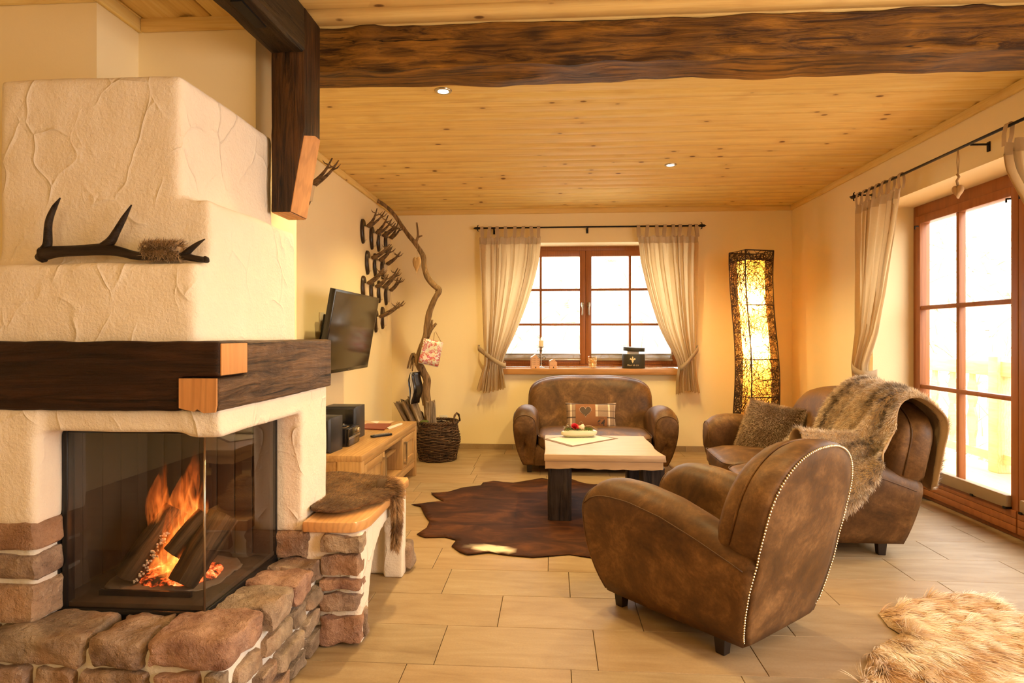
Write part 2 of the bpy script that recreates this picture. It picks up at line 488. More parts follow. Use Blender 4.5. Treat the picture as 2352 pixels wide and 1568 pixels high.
    M['sillX'] = oak('sill_pine', 'X', (0.40, 0.18, 0.05), (0.52, 0.26, 0.085), 0.4)
    M['endgrain'] = oak('end_grain', 'Z', (0.50, 0.22, 0.07), (0.66, 0.33, 0.12), 0.6)
    M['frame'] = oak('stained_window_timber', 'Z', (0.31, 0.105, 0.028), (0.37, 0.135, 0.04), 0.4)
    # leather
    def leather(name, a, b, c0):
        m = MB(name); v = m.coord(rand=5.0)
        n1 = m.noise(v, 4.5, 6.0, 0.7, 0.6); n2 = m.noise(v, 55.0, 4.0, 0.7); n3 = m.noise(v, 260.0, 2.0); n4 = m.noise(v, 14.0, 5.0, 0.7)
        c = m.ramp(n1, [(0.32, a), (0.5, b), (0.73, c0)])
        c = m.mix(m.ramp(n4, [(0.45, 0.0), (0.7, 0.38)]), c, a)
        c = m.mix(m.ramp(n2, [(0.4, 0.25), (0.6, 0.0)]), c, tuple(x * 0.6 for x in a))
        b_ = m.bump(n3, 0.12, 0.002); b_ = m.bump(n2, 0.12, 0.003, b_)
        return m.fin(c, m.ramp(n1, [(0.3, 0.42), (0.7, 0.60)]), b_, spec=0.3)
    M['leather'] = leather('aged_leather', (0.055, 0.025, 0.008), (0.125, 0.057, 0.016), (0.30, 0.155, 0.055))
    M['seam'] = plain('seam_thread', (0.10, 0.05, 0.02), 0.6)
    M['brass'] = plain('brass_nailhead', (0.80, 0.66, 0.42), 0.22, 1.0)
    M['foot'] = plain('dark_wooden_foot', (0.018, 0.010, 0.007), 0.35)
    # fabrics
    def fabric(name, col, trans=0.0, thread=420.0):
        m = MB(name); v = m.coord()
        sx = m.n('ShaderNodeTexWave', bands_direction='X', i_Vector=v, i_Scale=thread / 6, i_Distortion=2.0).outputs['Fac']
        sz = m.n('ShaderNodeTexWave', bands_direction='Z', i_Vector=v, i_Scale=thread / 6, i_Distortion=2.0).outputs['Fac']
        w = m.math('MULTIPLY', m.math('ADD', sx, sz), 0.5); n1 = m.noise(v, 60.0, 4.0)
        c = m.mix(m.math('MULTIPLY', n1, 0.5), col, tuple(x * 0.7 for x in col))
        bp = m.bump(w, 0.15, 0.001)
        if not trans: return m.fin(c, 0.85, bp)
        d = m.n('ShaderNodeBsdfDiffuse', i_Color=c, i_Normal=bp); t = m.n('ShaderNodeBsdfTranslucent', i_Color=m.mix(0.5, c, (0.90, 0.66, 0.34)), i_Normal=bp)
        mx = m.n('ShaderNodeMixShader', i_0=trans, i_1=d.outputs[0], i_2=t.outputs[0])
        m.nt.links.new(mx.outputs[0], m.out.inputs[0]); return m.m
    M['linen'] = fabric('linen_curtain', (0.60, 0.47, 0.29), 0.55)
    M['linen_band'] = fabric('linen_band', (0.50, 0.38, 0.25), 0.22)
    M['cream_cloth'] = fabric('cream_cloth', (0.74, 0.66, 0.56))
    M['taupe_cloth'] = fabric('taupe_ribbon', (0.20, 0.13, 0.09))
    M['blind'] = fabric('blind_cloth', (0.42, 0.33, 0.22), 0.2)
    # fur blades take the hair's own colour
    m = MB('fur_fibre'); at = m.n('ShaderNodeAttribute', attribute_name='fur_col')
    M['fur'] = m.fin(at.outputs['Color'], 0.6, spec=0.25, Sheen_Weight=0.15)
    M['hide_skin'] = plain('hide_underside', (0.50, 0.38, 0.26), 0.9)
    M['fur_base'] = plain('fur_underlayer', (0.10, 0.055, 0.025), 0.95)
    M['fur_base_light'] = plain('fleece_underlayer', (0.45, 0.30, 0.16), 0.95)
    # metals and plastics
    M['black_metal'] = plain('black_stove_metal', (0.012, 0.011, 0.011), 0.35, 0.3)
    M['iron'] = plain('wrought_iron', (0.012, 0.010, 0.009), 0.45, 0.5)
    M['steel'] = plain('brushed_steel', (0.55, 0.50, 0.42), 0.28, 1.0)
    M['pewter'] = plain('pewter', (0.45, 0.42, 0.36), 0.3, 1.0)
    M['black_plastic'] = plain('black_plastic', (0.010, 0.009, 0.010), 0.22)
    M['speaker'] = plain('speaker_shell', (0.020, 0.020, 0.024), 0.4)
    M['white_plastic'] = plain('white_plastic', (0.72, 0.66, 0.55), 0.35)
    m = MB('tv_screen'); M['screen'] = m.fin((0.02, 0.016, 0.012), 0.12, spec=0.6)
    M['soot'] = plain('sooty_firebrick', (0.045, 0.028, 0.015), 0.85)
    M['skull'] = plain('bleached_bone', (0.72, 0.56, 0.34), 0.6)
    M['antler'] = old('roe_antler', 'X', (0.05, 0.025, 0.012), (0.30, 0.18, 0.08), 0.4, 0.5)
    M['dark_antler'] = old('stag_antler', 'X', (0.010, 0.006, 0.004), (0.05, 0.032, 0.020), 0.5, 0.42)
    M['plaque'] = plain('dark_plaque', (0.035, 0.016, 0.007), 0.3)
    M['wicker'] = old('willow_wicker', 'X', (0.035, 0.017, 0.008), (0.20, 0.11, 0.055), 0.4, 0.6)
    M['lamp_wicker'] = plain('dark_rattan', (0.030, 0.012, 0.006), 0.6)
    M['wood_heart'] = oak('carved_wood', 'Z', (0.42, 0.24, 0.10), (0.58, 0.38, 0.18), 0.7)
    M['pale_wood'] = oak('pale_balcony_timber', 'Y', (0.72, 0.42, 0.20), (0.85, 0.58, 0.32), 0.6)
    M['rope'] = plain('twine', (0.42, 0.28, 0.14), 0.9)
    M['house'] = plain('light_wood_ornament', (0.62, 0.36, 0.20), 0.6)
    M['dark_paint'] = plain('dark_print', (0.06, 0.035, 0.02), 0.7)
    M['gold'] = plain('gold_print', (0.80, 0.62, 0.34), 0.5)
    M['white_snow'] = plain('white_paint', (0.85, 0.82, 0.78), 0.6)
    M['hatbox'] = plain('dark_green_card', (0.030, 0.026, 0.014), 0.5)
    M['maroon'] = plain('maroon_folder', (0.24, 0.028, 0.020), 0.4)
    M['paper'] = plain('paper', (0.80, 0.76, 0.70), 0.6)
    M['beige_paper'] = plain('beige_paper', (0.62, 0.45, 0.28), 0.7)
    M['tealight'] = plain('amber_mosaic', (0.72, 0.42, 0.14), 0.25)
    M['wax'] = plain('cream_wax', (0.85, 0.70, 0.45), 0.4)
    M['rose'] = plain('red_petal', (0.62, 0.015, 0.03), 0.5)
    M['shell'] = plain('shell', (0.80, 0.58, 0.38), 0.3)
    M['moss'] = plain('moss', (0.09, 0.11, 0.018), 0.95)
    M['leaf'] = plain('silver_leaf', (0.36, 0.40, 0.30), 0.7)
    M['dish'] = plain('glazed_cream_dish', (0.66, 0.60, 0.42), 0.25)
    M['dishgreen'] = plain('glazed_green_dish', (0.42, 0.42, 0.22), 0.25)
    M['ash'] = plain('white_ash', (0.55, 0.48, 0.42), 0.95)
    M['ash_bed'] = plain('grey_ash', (0.16, 0.12, 0.09), 0.95)
    # printed magazine covers
    m = MB('magazine_print'); v = m.coord(scale=(1, 1, 1))
    vo = m.n('ShaderNodeTexVoronoi', i_Vector=v, i_Scale=26.0)
    n1 = m.noise(v, 30.0, 5.0)
    c = m.ramp(n1, [(0.35, (0.75, 0.68, 0.55)), (0.5, (0.55, 0.10, 0.08)), (0.6, (0.80, 0.72, 0.60)), (0.7, (0.30, 0.28, 0.10))], 'CONSTANT')
    M['print'] = m.fin(m.mix(0.14, c, vo.outputs['Color']), 0.3)
    # plaid cushion
    m = MB('plaid_cloth'); v = m.coord(); sp = m.n('ShaderNodeSeparateXYZ', i_0=v)
    def stripes(sock, off, per, stops):
        t = m.math('FRACT', m.math('DIVIDE', m.math('ADD', sock, off), per))
        return m.ramp(t, stops, 'CONSTANT')
    base = m.mix(m.noise(v, 160.0, 3.0), (0.24, 0.15, 0.095), (0.36, 0.25, 0.17))
    sxr = stripes(sp.outputs[0], 0.42, 0.175, [(0.0, 0.0), (0.30, 1.0), (0.39, 0.0), (0.62, 0.6), (0.76, 0.0)])
    szr = stripes(sp.outputs[2], 0.335, 0.130, [(0.0, 0.0), (0.42, 1.0), (0.52, 0.0), (0.9, 0.55), (0.97, 0.0)])
    c = m.mix(m.math('MULTIPLY', sxr, 0.8), base, (0.78, 0.62, 0.46)); c = m.mix(m.math('MULTIPLY', szr, 0.85), c, (0.045, 0.025, 0.02))
    M['plaid'] = m.fin(c, 0.9, m.bump(m.noise(v, 300.0, 2.0), 0.2, 0.001))
    M['suede'] = plain('tan_suede', (0.27, 0.105, 0.035), 0.8)
    M['suede_dark'] = plain('brown_felt', (0.10, 0.065, 0.04), 0.9)
    M['stitch'] = plain('cream_thread', (0.85, 0.75, 0.60), 0.7)
    # glass: thin panes
    def pane(name, refl_tint=(1, 1, 1), trans=(1, 1, 1), ior=1.45):
        m = MB(name); m.nt.nodes.remove(m.bsdf)
        ge = m.n('ShaderNodeNewGeometry')
        dt = m.math('ABSOLUTE', m.n('ShaderNodeVectorMath', operation='DOT_PRODUCT', i_0=ge.outputs['Normal'], i_1=ge.outputs['Incoming']).outputs['Value'])
        r0 = ((ior - 1) / (ior + 1)) ** 2 * 1.15
        sch = m.math('ADD', m.math('MULTIPLY', m.math('POWER', m.math('SUBTRACT', 1.0, dt), 5.0), 1 - r0), r0, True)
        gl = m.n('ShaderNodeBsdfGlossy', i_Color=refl_tint, i_Roughness=0.01)
        tr = m.n('ShaderNodeBsdfTransparent', i_Color=trans)
        mx = m.n('ShaderNodeMixShader', i_0=sch, i_1=tr.outputs[0], i_2=gl.outputs[0])
        m.nt.links.new(mx.outputs[0], m.out.inputs[0]); return m.m
    M['pane'] = pane('window_glass')
    M['fireglass'] = pane('stove_glass', trans=(0.93, 0.90, 0.86), ior=1.6)
    M['jar'] = pane('jar_glass', trans=(0.98, 0.92, 0.80))
    # lamp shade paper
    m = MB('lamp_shade_paper'); v = m.coord(); n1 = m.noise(v, 14.0, 3.0)
    cc = m.mix(n1, (0.92, 0.58, 0.24), (0.97, 0.72, 0.36))
    d = m.n('ShaderNodeBsdfDiffuse', i_Color=cc); t = m.n('ShaderNodeBsdfTranslucent', i_Color=cc)
    mx = m.n('ShaderNodeMixShader', i_0=0.65, i_1=d.outputs[0], i_2=t.outputs[0]); m.nt.links.new(mx.outputs[0], m.out.inputs[0]); M['shade'] = m.m
    def emit(name, col, st):
        m = MB(name); e = m.n('ShaderNodeEmission', i_Color=(*col, 1), i_Strength=st); m.nt.links.new(e.outputs[0], m.out.inputs[0]); return m.m
    M['bulb'] = emit('lit_bulb', (1.0, 0.78, 0.45), 14.0)
    M['spot_lens'] = emit('lit_spot_lens', (1.0, 0.92, 0.75), 12.0)
    M['candle_flame'] = emit('candle_flame', (1.0, 0.62, 0.22), 4.0)
    # embers
    m = MB('glowing_embers'); v = m.coord(); n1 = m.noise(v, 26.0, 4.0, 0.7)
    c = m.ramp(n1, [(0.42, (0.05, 0.004, 0.001)), (0.55, (1.0, 0.10, 0.015)), (0.7, (1.0, 0.35, 0.12))])
    m.set(m.bsdf.inputs['Emission Color'], c); m.set(m.bsdf.inputs['Emission Strength'], m.ramp(n1, [(0.42, 0.0), (0.52, 0.6), (0.7, 1.0)]))
    m.bsdf.inputs['Emission Strength'].default_value = 1.0
    st = m.math('MULTIPLY', m.ramp(n1, [(0.42, 0.0), (0.55, 0.5), (0.75, 1.0)]), 2.2); m.set(m.bsdf.inputs['Emission Strength'], st)
    M['ember'] = m.fin((0.03, 0.02, 0.015), 0.9)
    # flame volume
    m = MB('flame'); m.nt.nodes.remove(m.bsdf); v = m.coord()
    vs = m.n('ShaderNodeMapping', i_Vector=v, i_Scale=(34, 34, 8)).outputs[0]
    n1 = m.noise(vs, 1.0, 3.0, 0.6, 1.5)
    sp = m.n('ShaderNodeSeparateXYZ', i_0=m.n('ShaderNodeTexCoord').outputs['Generated'])
    hgt = m.ramp(sp.outputs[2], [(0.0, 0.9), (0.35, 1.0), (0.75, 0.45), (1.0, 0.0)])
    dens = m.math('MULTIPLY', m.ramp(n1, [(0.42, 0.0), (0.66, 1.0)]), hgt)
    colr = m.ramp(dens, [(0.0, (1.0, 0.13, 0.01)), (0.6, (1.0, 0.22, 0.03)), (1.0, (1.0, 0.42, 0.09))])
    em = m.n('ShaderNodeEmission', i_Color=colr, i_Strength=m.math('MULTIPLY', dens, 30.0))
    m.nt.links.new(em.outputs[0], m.out.inputs['Volume']); M['flame'] = m.m
    # cowhide
    m = MB('cowhide'); v = m.coord(); n1 = m.noise(m.n('ShaderNodeMapping', i_Vector=v, i_Scale=(1, 2.2, 1)).outputs[0], 3.0, 5.0, 0.6, 1.0)
    n2 = m.noise(m.n('ShaderNodeMapping', i_Vector=v, i_Scale=(90, 300, 90)).outputs[0], 1.0, 3.0)
    c = m.ramp(n1, [(0.3, (0.022, 0.008, 0.004)), (0.52, (0.060, 0.020, 0.007)), (0.72, (0.14, 0.048, 0.013))])
    c = m.mix(m.math('MULTIPLY', n2, 0.4), c, (0.03, 0.01, 0.005))
    at = m.n('ShaderNodeAttribute', attribute_name='patch')
    c = m.mix(at.outputs['Fac'], c, (0.80, 0.66, 0.48))
    M['cowhide'] = m.fin(c, 0.75, m.bump(n2, 0.25, 0.002), spec=0.12)
    # outside
    m = MB('mottled_slope'); v = m.coord(); n1 = m.noise(v, 2.2, 8.0, 0.75)
    M['slope'] = m.fin(m.ramp(n1, [(0.36, (0.16, 0.15, 0.07)), (0.46, (0.55, 0.48, 0.34)), (0.56, (0.85, 0.84, 0.82))]), 0.9)  # noise mottling from olive to near white
    M['shrub'] = plain('dry_shrub', (0.42, 0.33, 0.16), 0.9)
make_materials()
# ------------------------------------------------------------------ room shell
XL, XR, YB, ZC = -1.72, 2.47, 6.46, 2.548
DX = 2.77                                   # plane of the balcony door
DY0, DY1, DZ1 = 2.30, 4.875, 2.19
WY = 6.76
WX0, WX1 = P(1128, 700, Y=WY)[0], P(1562, 700, Y=WY)[0]
WZ0, WZ1 = 0.863, 2.19
def structure(o, label=None): o['kind'] = 'structure'; return o

structure(G().box(-3.8, 2.9, -2.8, 6.9, -0.12, -0.012).build('floor', M['grout']))
floor = bpy.data.objects['floor']
structure(box_obj('wall_left', XL - 0.25, XL, 2.90, YB + 0.3, 0, 2.7, M['wall']))
g = G()
g.box(XL, WX0, YB, YB + 0.42, 0, 2.7).box(WX1, XR + 0.3, YB, YB + 0.42, 0, 2.7)
g.box(WX0, WX1, YB, YB + 0.42, 0, WZ0 - 0.06).box(WX0, WX1, YB, YB + 0.42, WZ1, 2.7)
structure(g.build('wall_back', M['wall']))
g = G()
g.box(XR, XR + 0.38, DY1, YB, 0, 2.7).box(XR, XR + 0.38, 1.7, DY0, 0, 2.7).box(XR, XR + 0.38, -2.8, -0.7, 0, 2.7)
g.box(XR, XR + 0.38, DY0, DY1, DZ1, 2.7).box(XR, XR + 0.38, -0.7, 1.7, DZ1, 2.7)
structure(g.build('wall_right', M['wall']))
structure(box_obj('wall_chimney', -1.76, -1.245, 2.49, 2.90, 0, 2.7, M['wall']))
structure(box_obj('wall_stove_niche', -3.6, -1.76, 2.25, 2.90, 0, 2.7, M['wall']))
structure(box_obj('wall_far_left', -3.8, -3.6, -2.8, 2.90, 0, 2.7, M['wall']))
structure(box_obj('wall_rear', -3.8, 2.9, -3.0, -2.8, 0, 2.7, M['wall']))
structure(box_obj('ceiling', -3.8, 2.9, -3.0, 6.9, 2.575, 2.72, M['pineX']))
ceil = bpy.data.objects['ceiling']
# plain boards of the part of the ceiling nobody sees from the hearth corner
box_obj('board_field', -3.6, XR, -2.8, 1.42, ZC, 2.576, M['pineX'], ceil)['kind'] = 'stuff'

# profiled boards: groove, flat, cove, hollow, cove, flat
PROF = [(0.0, 0.017), (0.003, 0.016), (0.005, 0.004), (0.011, 0.0), (0.150, 0.0), (0.162, 0.003), (0.176, 0.012), (0.190, 0.014), (0.206, 0.014), (0.220, 0.009), (0.234, 0.002), (0.246, 0.0), (0.289, 0.0), (0.295, 0.004), (0.297, 0.016), (0.300, 0.017)]
def plank_mesh(name, length, along, width=0.302):
    k = width / 0.300
    top = 0.026
    ring = [(a * k, z) for a, z in PROF] + [(width, top), (0, top)]
    g = G()
    if along == 'X': rings = [[(x, a, z) for a, z in ring] for x in np.linspace(0, length, 2)]
    else: rings = [[(a, y, z) for a, z in ring] for y in np.linspace(0, length, 2)]
    g.loft(rings)
    me = bpy.data.meshes.new(name); me.from_pydata(g.v, [], g.f)
    bm = bmesh.new(); bm.from_mesh(me); bmesh.ops.recalc_face_normals(bm, faces=bm.faces); bm.to_mesh(me); bm.free()
    me.polygons.foreach_set('use_smooth', [True] * len(me.polygons)); me.set_sharp_from_angle(angle=0.6)
    me.materials.append(M['pineX'] if along == 'X' else M['pineY'])
    return me
pm = plank_mesh('ceiling_board', XR + 1.05, 'X')
pm2 = plank_mesh('ceiling_board', XR - XL, 'X')
SEAM0 = 3.189
ys = [SEAM0 + 0.3005 * k for k in range(-6, 12)]
for y in ys:
    if y < 6.46:
        wide = y > 2.8
        o = link_mesh('ceiling_board', pm2 if wide else pm, None, ceil, (XL if wide else -1.05, y, ZC))
        if y + 0.302 > YB: o.scale = (1, (YB - y) / 0.302, 1)
pmy = plank_mesh('ceiling_board', 1.47, 'Y')
for k in range(8):
    x = -1.13 - 0.3005 * (k + 1)
    link_mesh('ceiling_board', pmy, None, ceil, (x, 1.42, ZC))
box_obj('board_filler', -3.6, XL, 2.88, 2.9, ZC, 2.575, M['pineX'], ceil)
# cornice strips
def trimstrip(name, x0, x1, y0, y1, z0=2.497, z1=2.552, mat='pineX'):
    return structure(box_obj(name, x0, x1, y0, y1, z0, z1, M[mat], bevel=0.006))
trimstrip('trim_1', XL + .022, XR - .022, YB - 0.022, YB)
trimstrip('trim_2', XL, XL + 0.022, 2.90, YB, mat='pineY')
trimstrip('trim_3', XR - 0.022, XR, 0.0, YB, mat='pineY')
trimstrip('trim_4', -1.738, -1.17, 2.468, 2.49)
trimstrip('trim_5', -1.76, -1.738, 2.228, 2.49, mat='pineY')
trimstrip('trim_6', -3.6, -1.76, 2.228, 2.25)

# floor tiles, 60 x 30 cm, running bond as photographed
rowoff = {-1: 0.068, 0: 0.167, 1: 0.375, 2: 0.084, -2: 0.30, 3: -0.02, 4: 0.33, 5: 0.12, 6: 0.41, 7: 0.2}
rnd = random.Random(4)
TW, TL, GR, RY0 = 0.3045, 0.6025, 0.0024, 2.2185
tile_meshes = {}
def tile_mesh(w, l):
    k = (round(w, 3), round(l, 3))
    if k not in tile_meshes:
        g = G().box(0, l, 0, w, -0.014, 0)
        me = bpy.data.meshes.new('floor_tile'); me.from_pydata(g.v, [], g.f)
        bm = bmesh.new(); bm.from_mesh(me); bmesh.ops.recalc_face_normals(bm, faces=bm.faces)
        bmesh.ops.bevel(bm, geom=[e for e in bm.edges if all(v.co.z > -0.001 for v in e.verts)], offset=0.0014, segments=1, affect='EDGES'); bm.to_mesh(me); bm.free()
        me.materials.append(M['tile']); tile_meshes[k] = me
    return tile_meshes[k]
for r in range(-6, 14):
    y0 = RY0 + r * TW; y1 = min(y0 + TW, YB)
    if y0 >= YB: break
    xr = DX if (y0 > DY0 and y1 < DY1) else XR
    off = rowoff.get(r, rnd.random() * 0.6)
    xmin = -2.3 if y0 < 1.6 else (-1.3 if y0 < 2.85 else XL)
    x = off - 0.6025 * 6
    while x < xr:
        a, b = max(x, xmin), min(x + TL, xr)
        # only the part of the floor the picture can show
        if b - a > 0.02:
            link_mesh('floor_tile', tile_mesh(y1 - y0 - GR, b - a - GR), None, floor, (a + GR / 2, y0 + GR / 2, 0))
        x += TL
box_obj('screed_field', -3.6, XR, -2.8, RY0 - 6 * TW, -0.013, -0.002, M['tile'], floor)['kind'] = 'stuff'
# skirting tiles
bb = structure(box_obj('baseboard_back', XL, XR, YB - 0.006, YB, 0, 0.055, M['grout']))
x = XL + 0.1
while x < XR:
    x1 = min(x + 0.6, XR); box_obj('skirting_tile', x + .001, x1 - .002, YB - 0.014, YB - 0.005, 0.0, 0.058, M['tile'], bb); x = x1 + .001
bb = structure(box_obj('baseboard_right', XR - 0.006, XR, DY1 + .02, YB - .02, 0, 0.055, M['grout']))
y = DY1 + 0.02
while y < YB - 0.05:
    y1 = min(y + 0.6, YB - 0.016); box_obj('skirting_tile', XR - 0.014, XR - 0.005, y, y1 - .002, 0, 0.058, M['tile'], bb); y = y1 + .001
bb = structure(box_obj('baseboard_left', XL, XL + 0.006, 2.92, YB - 0.02, 0, 0.055, M['grout']))
y = 2.92
while y < YB - 0.05:
    y1 = min(y + 0.6, YB - 0.016); box_obj('skirting_tile', XL + 0.005, XL + 0.014, y, y1 - .002, 0, 0.058, M['tile'], bb); y = y1 + .001

# ------------------------------------------------------------------ window and balcony doors
def glazed(root, mapf, u0, u1, w0, w1, um, wm, fr, d0, d1, bar=0.024, bottom=None, mat='frame'):
    """a sash: stiles, rails, glazing bars, panes. mapf(u, d, w)->xyz"""
    def bx(name, a0, a1, c0, c1, e0, e1, par, bev=0.004, m=mat):
        p, q = mapf(a0, c0, e0), mapf(a1, c1, e1)
        return box_obj(name, p[0], q[0], p[1], q[1], p[2], q[2], M[m], par, bevel=bev)
    s = empty('sash'); s.parent = root
    bt = bottom if bottom else fr
    bx('stile', u0, u0 + fr, d0, d1, w0, w1, s); bx('stile', u1 - fr, u1, d0, d1, w0, w1, s)
    bx('rail', u0 + fr, u1 - fr, d0, d1, w1 - fr, w1, s); bx('rail', u0 + fr, u1 - fr, d0, d1, w0, w0 + bt, s)
    gu0, gu1, gw0, gw1 = u0 + fr, u1 - fr, w0 + bt, w1 - fr
    us = [gu0] + um + [gu1]; ws = [gw0] + wm + [gw1]
    for u in um: bx('glazing_bar', u - bar / 2, u + bar / 2, d0 + 0.008, d1 - 0.02, gw0, gw1, s, 0.003)
    for w in wm: bx('glazing_bar', gu0, gu1, d0 + 0.006, d1 - 0.022, w - bar / 2, w + bar / 2, s, 0.003)
    dm = (d0 + d1) / 2 + 0.012
    for i in range(len(us) - 1):
        for j in range(len(ws) - 1):
            a0 = us[i] + (bar / 2 if i else 0); a1 = us[i + 1] - (bar / 2 if i < len(us) - 2 else 0)
            b0 = ws[j] + (bar / 2 if j else 0); b1 = ws[j + 1] - (bar / 2 if j < len(ws) - 2 else 0)
            q = [mapf(a0, dm, b0), mapf(a1, dm, b0), mapf(a1, dm, b1), mapf(a0, dm, b1)]
            G().add(q, [(0, 1, 2, 3)]).build('pane', M['pane'], s, fix=False)
    return s
wmap = lambda u, d, w: (u, WY + d, w)
win = empty('window_1'); win['kind'] = 'structure'
FZ1 = P(1345, 570, Y=WY)[2]
g = G(); g.box(WX0, WX0 + .035, WY, WY + .07, WZ0, WZ1).box(WX1 - .035, WX1, WY, WY + .07, WZ0, WZ1)
g.box(WX0 + .035, WX1 - .035, WY, WY + .07, FZ1 - 0.03, WZ1).box(WX0 + .035, WX1 - .035, WY, WY + .07, WZ0, WZ0 + 0.035)
g.build('window_frame', M['frame'], win, bevel=0.004, smooth='auto')
wx = lambda px: P(px, 700, Y=WY)[0]
wz = lambda py: P(1345, py, Y=WY)[2]
mid = wx(1345)
for (u0, u1, mu) in ((WX0 + .033, mid - .002, wx(1242)), (mid + .002, WX1 - .033, wx(1447))):
    s = glazed(win, wmap, u0, u1, WZ0 + 0.033, FZ1 - 0.028, [mu], [wz(745), wz(665)], 0.062, -0.012, 0.058, 0.026, bottom=0.06)
    # folded blind at the foot of each sash: two rails and the cloth between
    za = wz(812)
    gb = G().box(u0 + .055, u1 - .055, WY - .035, WY - .014, za - 0.014, za + 0.004).box(u0 + .055, u1 - .055, WY - .035, WY - .014, za - 0.075, za - 0.058)
    gb.build('blind_rail', M['pewter'], s, bevel=0.003, smooth='auto')
    gc = G()
    for k in range(7): gc.box(u0 + .058, u1 - .058, WY - .032 + 0.003 * (k % 2), WY - .017, za - 0.058 + k * 0.0063, za - 0.058 + k * 0.0063 + 0.0055)
    gc.build('blind_cloth', M['blind'], s)
    # lever handle
    hx = mid - 0.035 if u0 < mid - 0.1 else mid + 0.035; hz = wz(702)
    h = empty('handle'); h.parent = win
    gl = G().lathe([(0.0, -0.03), (0.012, -0.028), (0.017, -0.01), (0.018, 0.0), (0.017, 0.01), (0.012, 0.028), (0, 0.03)], seg=16)
    gl.build('rosette', M['pewter'], h, smooth=True, loc=(hx, WY - .018, hz + .01))
    G().tube([(hx, WY - .02, hz + .01), (hx, WY - .05, hz + .008), (hx, WY - .056, hz - .01), (hx, WY - .05, hz - .05), (hx, WY - .045, hz - .095), (hx, WY - .045, hz - .108)], [.007, .008, .009, .0065, .009, .006], 10).build('lever', M['pewter'], h, smooth=True)
# meeting rebate strip between the sashes
box_obj('meeting_strip', mid - .012, mid + .012, WY - .004, WY + .05, WZ0 + .034, FZ1 - .029, M['frame'], win, bevel=.002)
# sill board
sx0, sx1 = P(1146, 850, Y=6.42)[0], P(1561, 850, Y=6.42)[0]
sl = box_obj('window_sill', sx0, sx1, 6.40, WY, 0.80, 0.862, M['sillX'], None, bevel=0.006); sl.parent = win

# balcony door: two leaves with glazing bars, panelled foot
dmap = lambda u, d, w: (DX + d, u, w)
def balcony_door(name, y0, y1, detail=True):
    root = empty(name); root['kind'] = 'structure'
    zt = 2.150
    g = G(); g.box(DX, DX + .08, y0, y0 + .05, 0, DZ1).box(DX, DX + .08, y1 - .05, y1, 0, DZ1).box(DX, DX + .08, y0 + .05, y1 - .05, zt - .045, DZ1).box(DX, DX + .08, y0 + .05, y1 - .05, 0, .03)
    g.build('door_frame', M['frame'], root, bevel=0.004, smooth='auto')
    ym = 3.80 if detail else (y0 + y1) / 2
    for (a, b) in ((y0 + .048, ym - .002), (ym + .002, y1 - .048)):
        um = [(a + b) / 2] if not detail else ([4.355] if b > 4 else [3.1])
        s = glazed(root, dmap, a, b, 0.03, zt - .043, um, [0.828, 1.416], 0.058, -0.014, 0.06, 0.03, bottom=0.20)
        # grooved foot panel boards
        for k in range(3):
            z0 = 0.034 + k * 0.045
            box_obj('foot_board', DX - .024, DX - .013, a + .004, b - .004, z0, z0 + .0425, M['frame'], s, bevel=0.002)
        box_obj('blind_rail', DX - .045, DX - .015, a + .05, b - .05, 0.172, 0.248, M['blind_wood'], s, bevel=0.004)
        for yy in (a + .06, a + .35, b - .06):
            box_obj('blind_clip', DX - .052, DX - .014, yy - .012, yy + .012, .166, .180, M['iron'], s)
        if detail:
            for yy in (a + .05, b - .05): G().tube([(DX - .02, yy, 2.03), (DX - .045, yy, 2.03), (DX - .045, yy, 2.008)], 0.006, 8).build('blind_bracket', M['iron'], s)
    return root
M['blind_wood'] = plain('weathered_rail', (0.30, 0.20, 0.11), 0.6)
balcony_door('door_1', DY0, DY1)
balcony_door('door_2', -0.7, 1.7, False)  # unseen side opening, shifted along the wall to light the stove's right faces

# balcony and slope outside
bal = empty('balcony', (3.4, 3, 0), label='pale timber balcony with cut-out baluster railing outside the glazed door', cat='balcony')
bal_o = Matrix.Translation((-3.4, -3, 0))
def bpart(g, name, mat, bevel=0.0):
    o = g.build(name, mat, bal, bevel=bevel, smooth='auto' if bevel else False); o.location = (-3.4, -3, 0); return o
bpart(G().box(2.86, 4.25, -3, 9.5, -0.14, -0.03), 'deck', M['pale_wood'])
bpart(G().box(4.02, 4.12, -3, 9.3, 0.84, 0.975), 'top_rail', M['pale_wood'], 0.01)
bpart(G().box(4.04, 4.10, -3, 9.3, 0.06, 0.14), 'bottom_rail', M['pale_wood'])
for y in (0.2, 2.9, 5.75, 8.6): bpart(G().box(3.99, 4.15, y, y + .12, -0.03, 1.02), 'post', M['pale_wood'], 0.008)
yb = -2.8
bal_outline = [(-.035, 0), (.035, 0), (.035, .12), (.06, .2), (.06, .34), (.03, .42), (.06, .5), (.06, .62), (.03, .68), (.028, .76), (-.028, .76), (-.03, .68), (-.06, .62), (-.06, .5), (-.03, .42), (-.06, .34), (-.06, .2), (-.035, .12)]
gb = G(); gb.loft([[(x, a, z) for a, z in bal_outline] for x in (0, .025)])
bm0 = None
while yb < 9.2:
    if bm0 is None:
        bm0 = gb.build('baluster', M['pale_wood'], bal); o = bm0
    else:
        o = bm0.copy(); COL.objects.link(o)
    o.location = (4.055 - 3.4, yb - 3, 0.10); yb += 0.29
gs = G(); N = 60
def hgt(x, y):
    d = max(x - 5.0, y - 9.5, 0.0)
    return -2.2 + d * 0.72 + 0.25 * mnoise.noise(Vector((x * .6, y * .6, 0))) + 0.1 * mnoise.noise(Vector((x * 2, y * 2, 3)))
vs = []
for i in range(N + 1):
    for j in range(N + 1):
        x = -9 + 27 * i / N; y = -8 + 30 * j / N; vs.append((x, y, hgt(x, y)))
